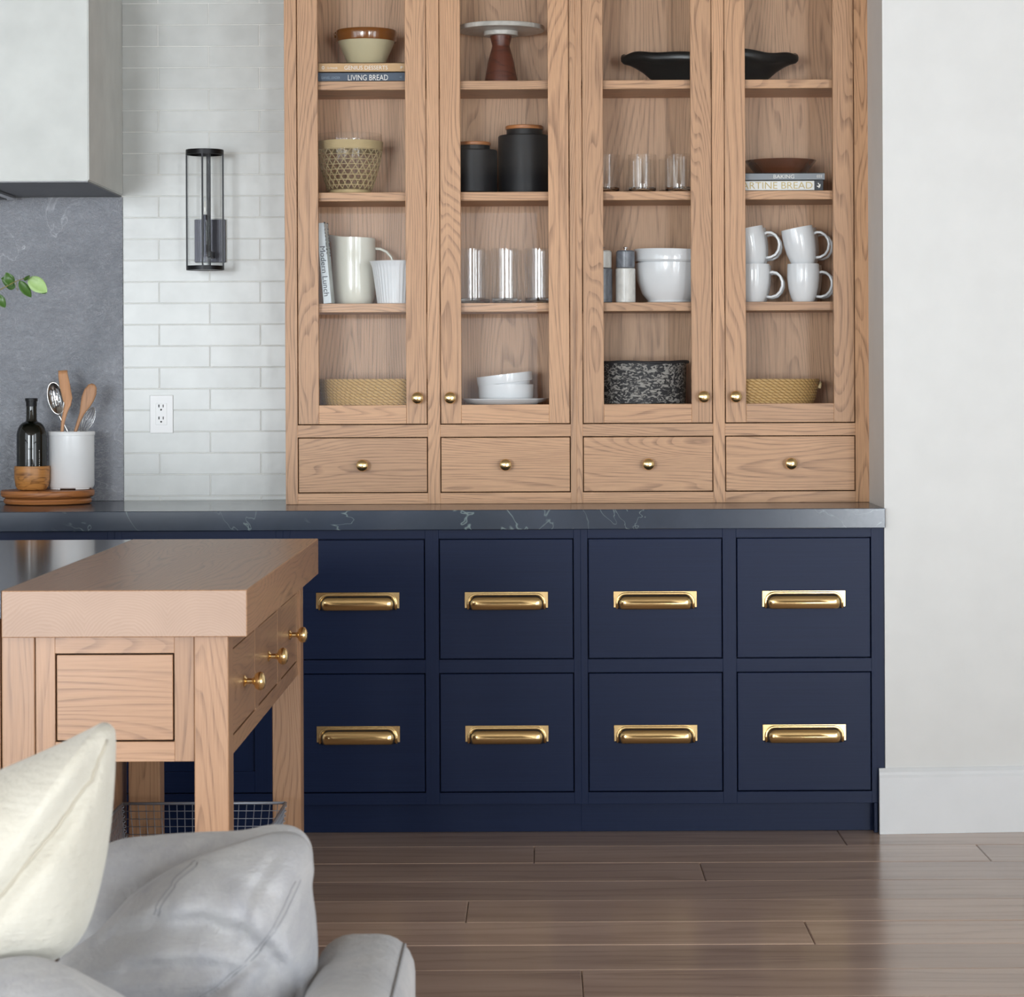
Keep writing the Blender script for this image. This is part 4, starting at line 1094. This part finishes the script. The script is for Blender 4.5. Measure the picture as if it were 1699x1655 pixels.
pl0, pl1 = XP(91.5, yA, 1150), XP(289.5, yA, 1150); pz1, pz0 = ZP(1084.5, yA, 190), ZP(1231.5, yA, 190)
xa0, xa1 = XL0b + .0012, LX1 - .061 - .0008
box('stile', xa0, pl0, yA, yA + .02, zb_t, za, OAKT, ap, 'z', .0006); box('stile', pl1, xa1, yA, yA + .02, zb_t, za, OAKT, ap, 'z', .0006)
box('rail', pl0, pl1, yA, yA + .02, pz1, za, OAKT, ap, 'x', .0006); box('rail', pl0, pl1, yA, yA + .02, zb_t, pz0, OAKT, ap, 'x', .0006)
box('panel', pl0 + .003, pl1 - .003, yA + .001, yA + .016, pz0 + .003, pz1 - .003, OAKT, ap, 'x', .0008)
box('backing', pl0 - .01, pl1 + .01, yA + .0205, yA + .026, pz0 - .005, pz1 + .005, GAP, ap, 'x', 0)
# drawer side
xS = LX1 - .0015
dz1, dz0 = .798, .6385; zab = .606
sa = sub('side_apron', tbl, (xS, 5.1, zab))
ys = [YL0 + .0706, 4.855, 4.918, 5.274, 5.345, YLB - .0006]
box('rail', xS - .02, xS, ys[0], ys[5], dz1, za, OAKT, sa, 'y', .0006); box('rail', xS - .02, xS, ys[0], ys[5], zab, dz0, OAKT, sa, 'y', .0006)
box('divider', xS - .02, xS, ys[1], ys[2], dz0, dz1, OAKT, sa, 'z', .0006); box('divider', xS - .02, xS, ys[3], ys[4], dz0, dz1, OAKT, sa, 'z', .0006)
box('backing', xS - .03, xS - .0205, ys[0], ys[5], dz0 - .004, dz1 + .004, GAP, sa, 'y', 0)
for a, b in ((ys[0], ys[1]), (ys[2], ys[3]), (ys[4], ys[5])):
    d = sub('drawer', tbl, (xS, (a + b) / 2, dz0))
    box('drawer_front', xS - .018, xS - .0006, a + .003, b - .003, dz0 + .003, dz1 - .003, OAKT, d, 'y', .001)
    shared('knob', KNOB_S, d, (xS - .0004, (a + b) / 2, ZP(1130, 4.68, 420)))
bx = sub('back_apron', tbl, (0, YLB, zab))
box('rail', XL0b, LXB - .0665, YLB + .045, YLB + .065, zab, za, OAKT, bx, 'x', .0006)
box('inner_apron', XL0 + .01, XL0 + .03, YL0 + .071, YLB - .001, zab, za, OAKT, tbl, 'y', .0006)
shz = .14
box('lower_shelf', XL0 + .012, LX1 - .012, YL0 + .0705, YLB - .0005, shz - .025, shz, OAKT, tbl, 'y', .001)
# stone-topped island beside it
isl = thing('kitchen_island', 'kitchen island with a polished grey stone top beside the butcher-block table', 'island', (-1.6, 5.1, 0))
isto = stone('island_stone', rgb(66, 70, 76), rgb(84, 88, 94), rgb(150, 156, 160), .2, .12)
box('stone_top', -2.6, XS0 - .0008, YI0, YI1, ZI - .05, ZI - .0006, isto, isl, 'y', .0015)
box('end_panel', -2.5, XL0 - .003, YL0 + .001, YI1 - .03, .0005, ZI - .0505, OAKT, isl, 'z', .001)

# wire basket on the lower shelf
yfar, ynear = 5.60, 5.08; zr = ZP(1333.5, yfar, 340)
fx0, fx1 = XP(203, yfar, 1336), XP(474, yfar, 1333)
wbk = thing('wire_basket', 'grey wire-mesh basket standing under the butcher-block table', 'basket', ((fx0 + fx1) / 2, (yfar + ynear) / 2, shz))
zb_k = shz + .0022; tpr = .022
def corner(i, j, top): 
    x = (fx0 if i == 0 else fx1); y = (ynear if j == 0 else yfar)
    if not top: x += tpr * (1 if i == 0 else -1); y += tpr * (1 if j == 0 else -1)
    return Vector((x, y, zr if top else zb_k))
wires = []
for (c0, c1) in (((0, 0), (1, 0)), ((1, 0), (1, 1)), ((1, 1), (0, 1)), ((0, 1), (0, 0))):
    A, B, a, b = corner(*c0, 1), corner(*c1, 1), corner(*c0, 0), corner(*c1, 0)
    n = max(3, int((B - A).length / .0168))
    for k in range(1, n): wires.append([A.lerp(B, k / n), a.lerp(b, k / n)])
    m = max(3, int((A - a).length / .0163))
    for k in range(1, m): wires.append([A.lerp(a, k / m), B.lerp(b, k / m)])
a, b, c, d = corner(0, 0, 0), corner(1, 0, 0), corner(1, 1, 0), corner(0, 1, 0)
for k in range(0, 20): wires.append([a.lerp(b, k / 19), d.lerp(c, k / 19)])
for k in range(0, 28): wires.append([a.lerp(d, k / 27), b.lerp(c, k / 27)])
link('wire_mesh', tubem(wires, .00095, 5), GALV, wbk)
cs_ = [corner(0, 0, 1), corner(1, 0, 1), corner(1, 1, 1), corner(0, 1, 1)]
link('rim', tubem([[cs_[k], cs_[(k + 1) % 4]] for k in range(4)], .0033, 8), GALV, wbk)
sp_ = []
for k in range(4):
    A, B = cs_[k], corner(*((0, 0), (1, 0), (1, 1), (0, 1))[k], 0)
    tg = (B - A).normalized(); e1 = tg.orthogonal().normalized(); e2 = tg.cross(e1)
    sp_.append([A.lerp(B, i / 120) + (e1 * math.cos(i * .9) + e2 * math.sin(i * .9)) * .003 for i in range(121)])
link('corner_coil', tubem(sp_, .0011, 5), GALV, wbk)

# leafy branch in a vase just out of the picture
Yl = 5.3
vx, vy, vz = -1.62, 5.3, ZI - .0002
single('ceramic_vase', fixn(lathem(ring_prof([(.05, 0), (.07, .02), (.085, .08), (.07, .16), (.035, .21), (.032, .235), (.04, .25)], .004), 40, (vx, vy, vz))), CREAMC, 'cream ceramic vase on the stone island top holding a leafy branch', 'vase', (vx, vy, vz))
br = thing('leafy_branch', 'leafy green branch reaching in front of the grey stone slab', 'branch', (vx, vy, vz + .02))
stem = [Vector((vx, vy, vz + .02)), Vector((vx + .02, vy, vz + .25)), Vector((vx + .15, vy, vz + .44)), q_(-60, 500, Yl), q_(0, 481, Yl), q_(26, 467, Yl), q_(45, 460.5, Yl)]
tube('stem', [stem], [.004, .0035, .003, .002, .0014, .001, .0007], STEMM, br, 6)
tube('twig', [[q_(26, 467, Yl), q_(28, 476, Yl), q_(29.5, 483, Yl)]], .0006, STEMM, br, 5)
def leaf(p0, p1, width, mat, roll=0.0, curl=.006):
    p0, p1 = Vector(p0), Vector(p1); ax = p1 - p0; L = ax.length; t = ax.normalized()
    side = t.cross(Vector((0, 1, 0))).normalized(); nr = side.cross(t)
    side2 = side * math.cos(roll) + nr * math.sin(roll); nr2 = t.cross(side2)
    vs_, fs = [], []; n = 12
    for i in range(n + 1):
        s = i / n; w = width * math.sin(math.pi * min(1, s ** .85)) ** .75 if 0 < i < n else .0002
        c = p0 + ax * s - nr2 * curl * math.sin(math.pi * s)
        for k in range(-2, 3): vs_.append(c + side2 * (w * k / 2) + nr2 * (abs(k) / 2) ** 1.5 * w * .35)
    for i in range(n):
        for k in range(4): fs.append((i * 5 + k, i * 5 + k + 1, (i + 1) * 5 + k + 1, (i + 1) * 5 + k))
    o = link('leaf', mesh(vs_, fs, True), mat, br); m = o.modifiers.new('t', 'SOLIDIFY'); m.thickness = .0005
leaf(q_(26, 476, Yl), q_(2, 462, Yl + .02), 11.5 * Yl / F, LEAFM, .5)
leaf(q_(20, 474, Yl), q_(10, 452, Yl), 9 * Yl / F, LEAFM, -.3)
leaf(q_(32, 466, Yl), q_(52, 494, Yl - .01), 8 * Yl / F, LEAFM, .4)
leaf(q_(40, 462, Yl), q_(48, 458, Yl - .02), 6 * Yl / F, LEAFM, .9)
leaf(q_(47, 461.5, Yl), q_(78.5, 485, Yl - .01), 12.5 * Yl / F, LEAFL, .1)
leaf(q_(62, 478, Yl + .01), q_(78, 486, Yl + .01), 6 * Yl / F, LEAFM, .2)
leaf(q_(-6, 488, Yl), q_(9, 511, Yl), 8 * Yl / F, LEAFM, .3)

# ------------------------------------------------------------------ sofa, cushions, pillow
def catmull(pts, n):
    out = []; m = len(pts)
    for i in range(m):
        p0, p1, p2, p3 = (Vector(pts[(i + k) % m]) for k in (-1, 0, 1, 2))
        for k in range(n):
            t = k / n; out.append(.5 * ((2 * p1) + (-p0 + p2) * t + (2 * p0 - 5 * p1 + 4 * p2 - p3) * t * t + (-p0 + 3 * p1 - 3 * p2 + p3) * t ** 3))
    return out
def seg_dist(p, pl):
    best = 1e9; sg = 0
    for a, b in zip(pl[:-1], pl[1:]):
        ab = b - a; t = max(0, min(1, (p - a).dot(ab) / ab.length_squared)); d = (p - (a + ab * t)).length
        if d < best: best = d; sg = ab.x * (p.y - a.y) - ab.y * (p.x - a.x)
    return best, sg
def cushion(outline, Y, tf, tb, lean, creases=(), rings=46, per=12, wr=.006, seed=0, power=2.6):
    """a stuffed cushion: closed outline in its own upright plane, puffed out to both sides, leaning back, with folds"""
    O = [Vector((P(a, b, Y).x, P(a, b, Y).z)) for a, b in outline]
    C = sum(O, Vector((0, 0))) / len(O); zt = max(o.y for o in O)
    ring = catmull(O, per); n = len(ring)
    cr = [([Vector((P(a, b, Y).x, P(a, b, Y).z)) for a, b in pl], w, d) for pl, w, d in creases]
    vs_, fs = [], []
    def pt(r, q, side):
        p = C + (q - C) * r
        d = (1 - r ** power) ** .5 * (tf if side < 0 else tb)
        if side < 0:
            for pl, w, amp in cr:
                ds, sg = seg_dist(p, pl); d -= amp * math.exp(-(ds / w) ** 2) * min(1, (1 - r) * 8)
                d += amp * .45 * math.exp(-((ds - w * 2) / (w * 1.6)) ** 2) * min(1, (1 - r) * 6) * (1 if sg > 0 else .2)
            e = noise.noise(Vector((p.x * 9 + seed, p.y * 9, seed))) + .5 * noise.noise(Vector((p.x * 26 + seed, p.y * 20, seed + 3)))
            d += e * wr * (1 - r ** 4)
        return Vector((p.x, Y - lean * (zt - p.y) + side * d, p.y))
    for side in (-1, 1):
        b = len(vs_)
        vs_.append(pt(0, C, side))
        R = rings if side < 0 else 12
        rr = [1 - (1 - i / R) ** 1.35 for i in range(1, R + 1)] if side < 0 else [i / R for i in range(1, R + 1)]
        for r in rr:
            for q in ring: vs_.append(pt(r, q, side))
        for j in range(n):
            k = (j + 1) % n; fs.append((b, b + 1 + j, b + 1 + k))
            for i in range(R - 1): fs.append((b + 1 + i * n + j, b + 1 + (i + 1) * n + j, b + 1 + (i + 1) * n + k, b + 1 + i * n + k))
    bm = bmesh.new(); vl = [bm.verts.new(v) for v in vs_]
    for f in fs:
        try: bm.faces.new([vl[i] for i in f])
        except ValueError: pass
    bmesh.ops.remove_doubles(bm, verts=bm.verts[:], dist=1e-5); bmesh.ops.recalc_face_normals(bm, faces=bm.faces[:])
    me = bpy.data.meshes.new('m'); bm.to_mesh(me); bm.free()
    for p in me.polygons: p.use_smooth = True
    def surf(px, py):
        q0 = P(px, py, Y); p = Vector((q0.x, q0.z)); best = None
        for q in ring:
            ab = q - C; t = (p - C).dot(ab.normalized())
            off = ((p - C) - ab.normalized() * t).length
            if t > 0 and (best is None or off < best[0]): best = (off, min(.99, t / ab.length), q)
        return pt(best[1], best[2], -1)
    return me, surf
XF1 = -.146; XF0 = -.260; YSF = 2.90; ZSF = .645
sofa = thing('sofa', 'grey linen sofa with a rounded back frame', 'sofa', (-.7, 1.7, 0))
box('back_frame', XF0, XF1, .75, YSF, .12, ZSF, SOFAF, sofa, 'y', .042, 6, True)
box('seat_base', -1.3, XF0 - .001, .75, YSF, .12, .30, SOFAF, sofa, 'y', .02, 3, True)
box('seat_cushion', -1.3, XF0 - .004, .76, YSF - .01, .302, .44, SOFAF, sofa, 'y', .04, 4, True)
for a in (-1.22, -.22):
    for b in (.85, 2.8): box('foot', a - .025, a + .025, b - .025, b + .025, .0005, .121, WALNUT, sofa, 'z', .003)
tube('seam', [[(XF1 - .0115, .82, ZSF - .0115), (XF1 - .0115, YSF - .042, ZSF - .0115), (XF1 - .017, YSF - .017, ZSF - .017), (XF1 - .0115, YSF - .0115, ZSF - .042), (XF1 - .0115, YSF - .0115, .18)]], .0016, SEAMF, sofa, 6)
# rear cushion
me, sf = cushion([(110, 1520), (140, 1432), (190, 1396), (260, 1386), (330, 1381), (400, 1378), (450, 1369), (488, 1372), (512, 1392), (520, 1428), (515, 1500), (500, 1640), (400, 1720), (200, 1720), (110, 1640)], 2.86, .06, .05, .05, [], seed=4)
single('back_cushion', me, SOFAF, 'grey linen back cushion showing behind the folded cushion', 'cushion', (-.45, 2.85, .45), 'grey sofa cushions')
o1 = [(100, 1590), (165, 1540), (215, 1488), (270, 1448), (335, 1417), (400, 1396), (455, 1381), (494, 1384), (515, 1404), (522, 1440), (520, 1470), (527, 1520), (531, 1580), (527, 1650), (505, 1740), (430, 1810), (280, 1840), (140, 1820), (60, 1750), (60, 1660)]
cr1 = [([(150, 1556), (215, 1522), (290, 1500), (365, 1492), (425, 1512), (478, 1560), (505, 1610)], .014, .022),
       ([(320, 1440), (300, 1462), (286, 1490)], .008, .006), ([(470, 1402), (436, 1450), (424, 1500)], .008, .006), ([(512, 1500), (474, 1540), (458, 1600)], .008, .007), ([(250, 1560), (330, 1548), (400, 1552), (450, 1580)], .010, .008), ([(380, 1420), (420, 1432), (470, 1450)], .008, .005), ([(510, 1440), (488, 1490), (452, 1540), (395, 1584), (330, 1622), (262, 1655), (180, 1700)], .007, .008)]
me, sf = cushion(o1, 2.76, .14, .02, .18, cr1, seed=1)
cu1 = thing('back_cushion', 'slouched grey linen cushion with double-stitched seams and deep folds', 'cushion', (-.45, 2.7, .45), 'grey sofa cushions')
link('cover', me, SOFAF, cu1)
def stitch(pl, sf, dpx):
    path = []
    m = len(pl)
    for i in range(m - 1):
        for k in range(6):
            t = k / 6; path.append(sf(pl[i][0] * (1 - t) + pl[i + 1][0] * t + dpx, pl[i][1] * (1 - t) + pl[i + 1][1] * t + dpx * .3))
    return path
sl = [(508, 1442), (486, 1490), (450, 1540), (393, 1584), (328, 1622), (260, 1655), (190, 1690)]
for dp in (0, -7): tube('stitched_seam', [stitch(sl, sf, dp)], .0008, SEAMF, cu1, 5)
s2 = [(338, 1420), (312, 1440), (294, 1466), (284, 1492)]
for dp in (0, -7): tube('stitched_seam', [stitch(s2, sf, dp)], .0008, SEAMF, cu1, 5)
me, sf = cushion([(-160, 1640), (-60, 1602), (0, 1591), (55, 1587), (110, 1602), (165, 1628), (215, 1655), (270, 1700), (300, 1780), (200, 1900), (0, 1930), (-180, 1880)], 2.42, .10, .04, .2, [], seed=9)
single('back_cushion', me, SOFAF, 'grey linen cushion corner below the cream pillow', 'cushion', (-.55, 2.4, .4), 'grey sofa cushions')

# cream throw pillow, leaning with one corner up
me, sf = cushion([(150, 1209), (172, 1199), (188, 1207), (193, 1228), (192, 1300), (186, 1385), (172, 1465), (150, 1535), (112, 1576), (40, 1596), (-60, 1604), (-180, 1585), (-270, 1505), (-255, 1405), (-130, 1330), (0, 1277), (90, 1238)], 2.55, .115, .05, .12,
                 [([(186, 1222), (166, 1282), (124, 1345), (72, 1412), (0, 1502), (-90, 1580)], .012, .016)], wr=.009, seed=21, power=2.2)
pw = thing('throw_pillow', 'cream woven throw pillow leaning with one corner up', 'pillow', (-.75, 2.5, .65))
link('cover', me, PILLF, pw)
pl_ = [(186, 1222), (168, 1280), (126, 1343), (72, 1412), (0, 1502), (-80, 1575)]
link('edge_seam', tubem([stitch(pl_, sf, 0)], .002, 6), PSEAM, pw)
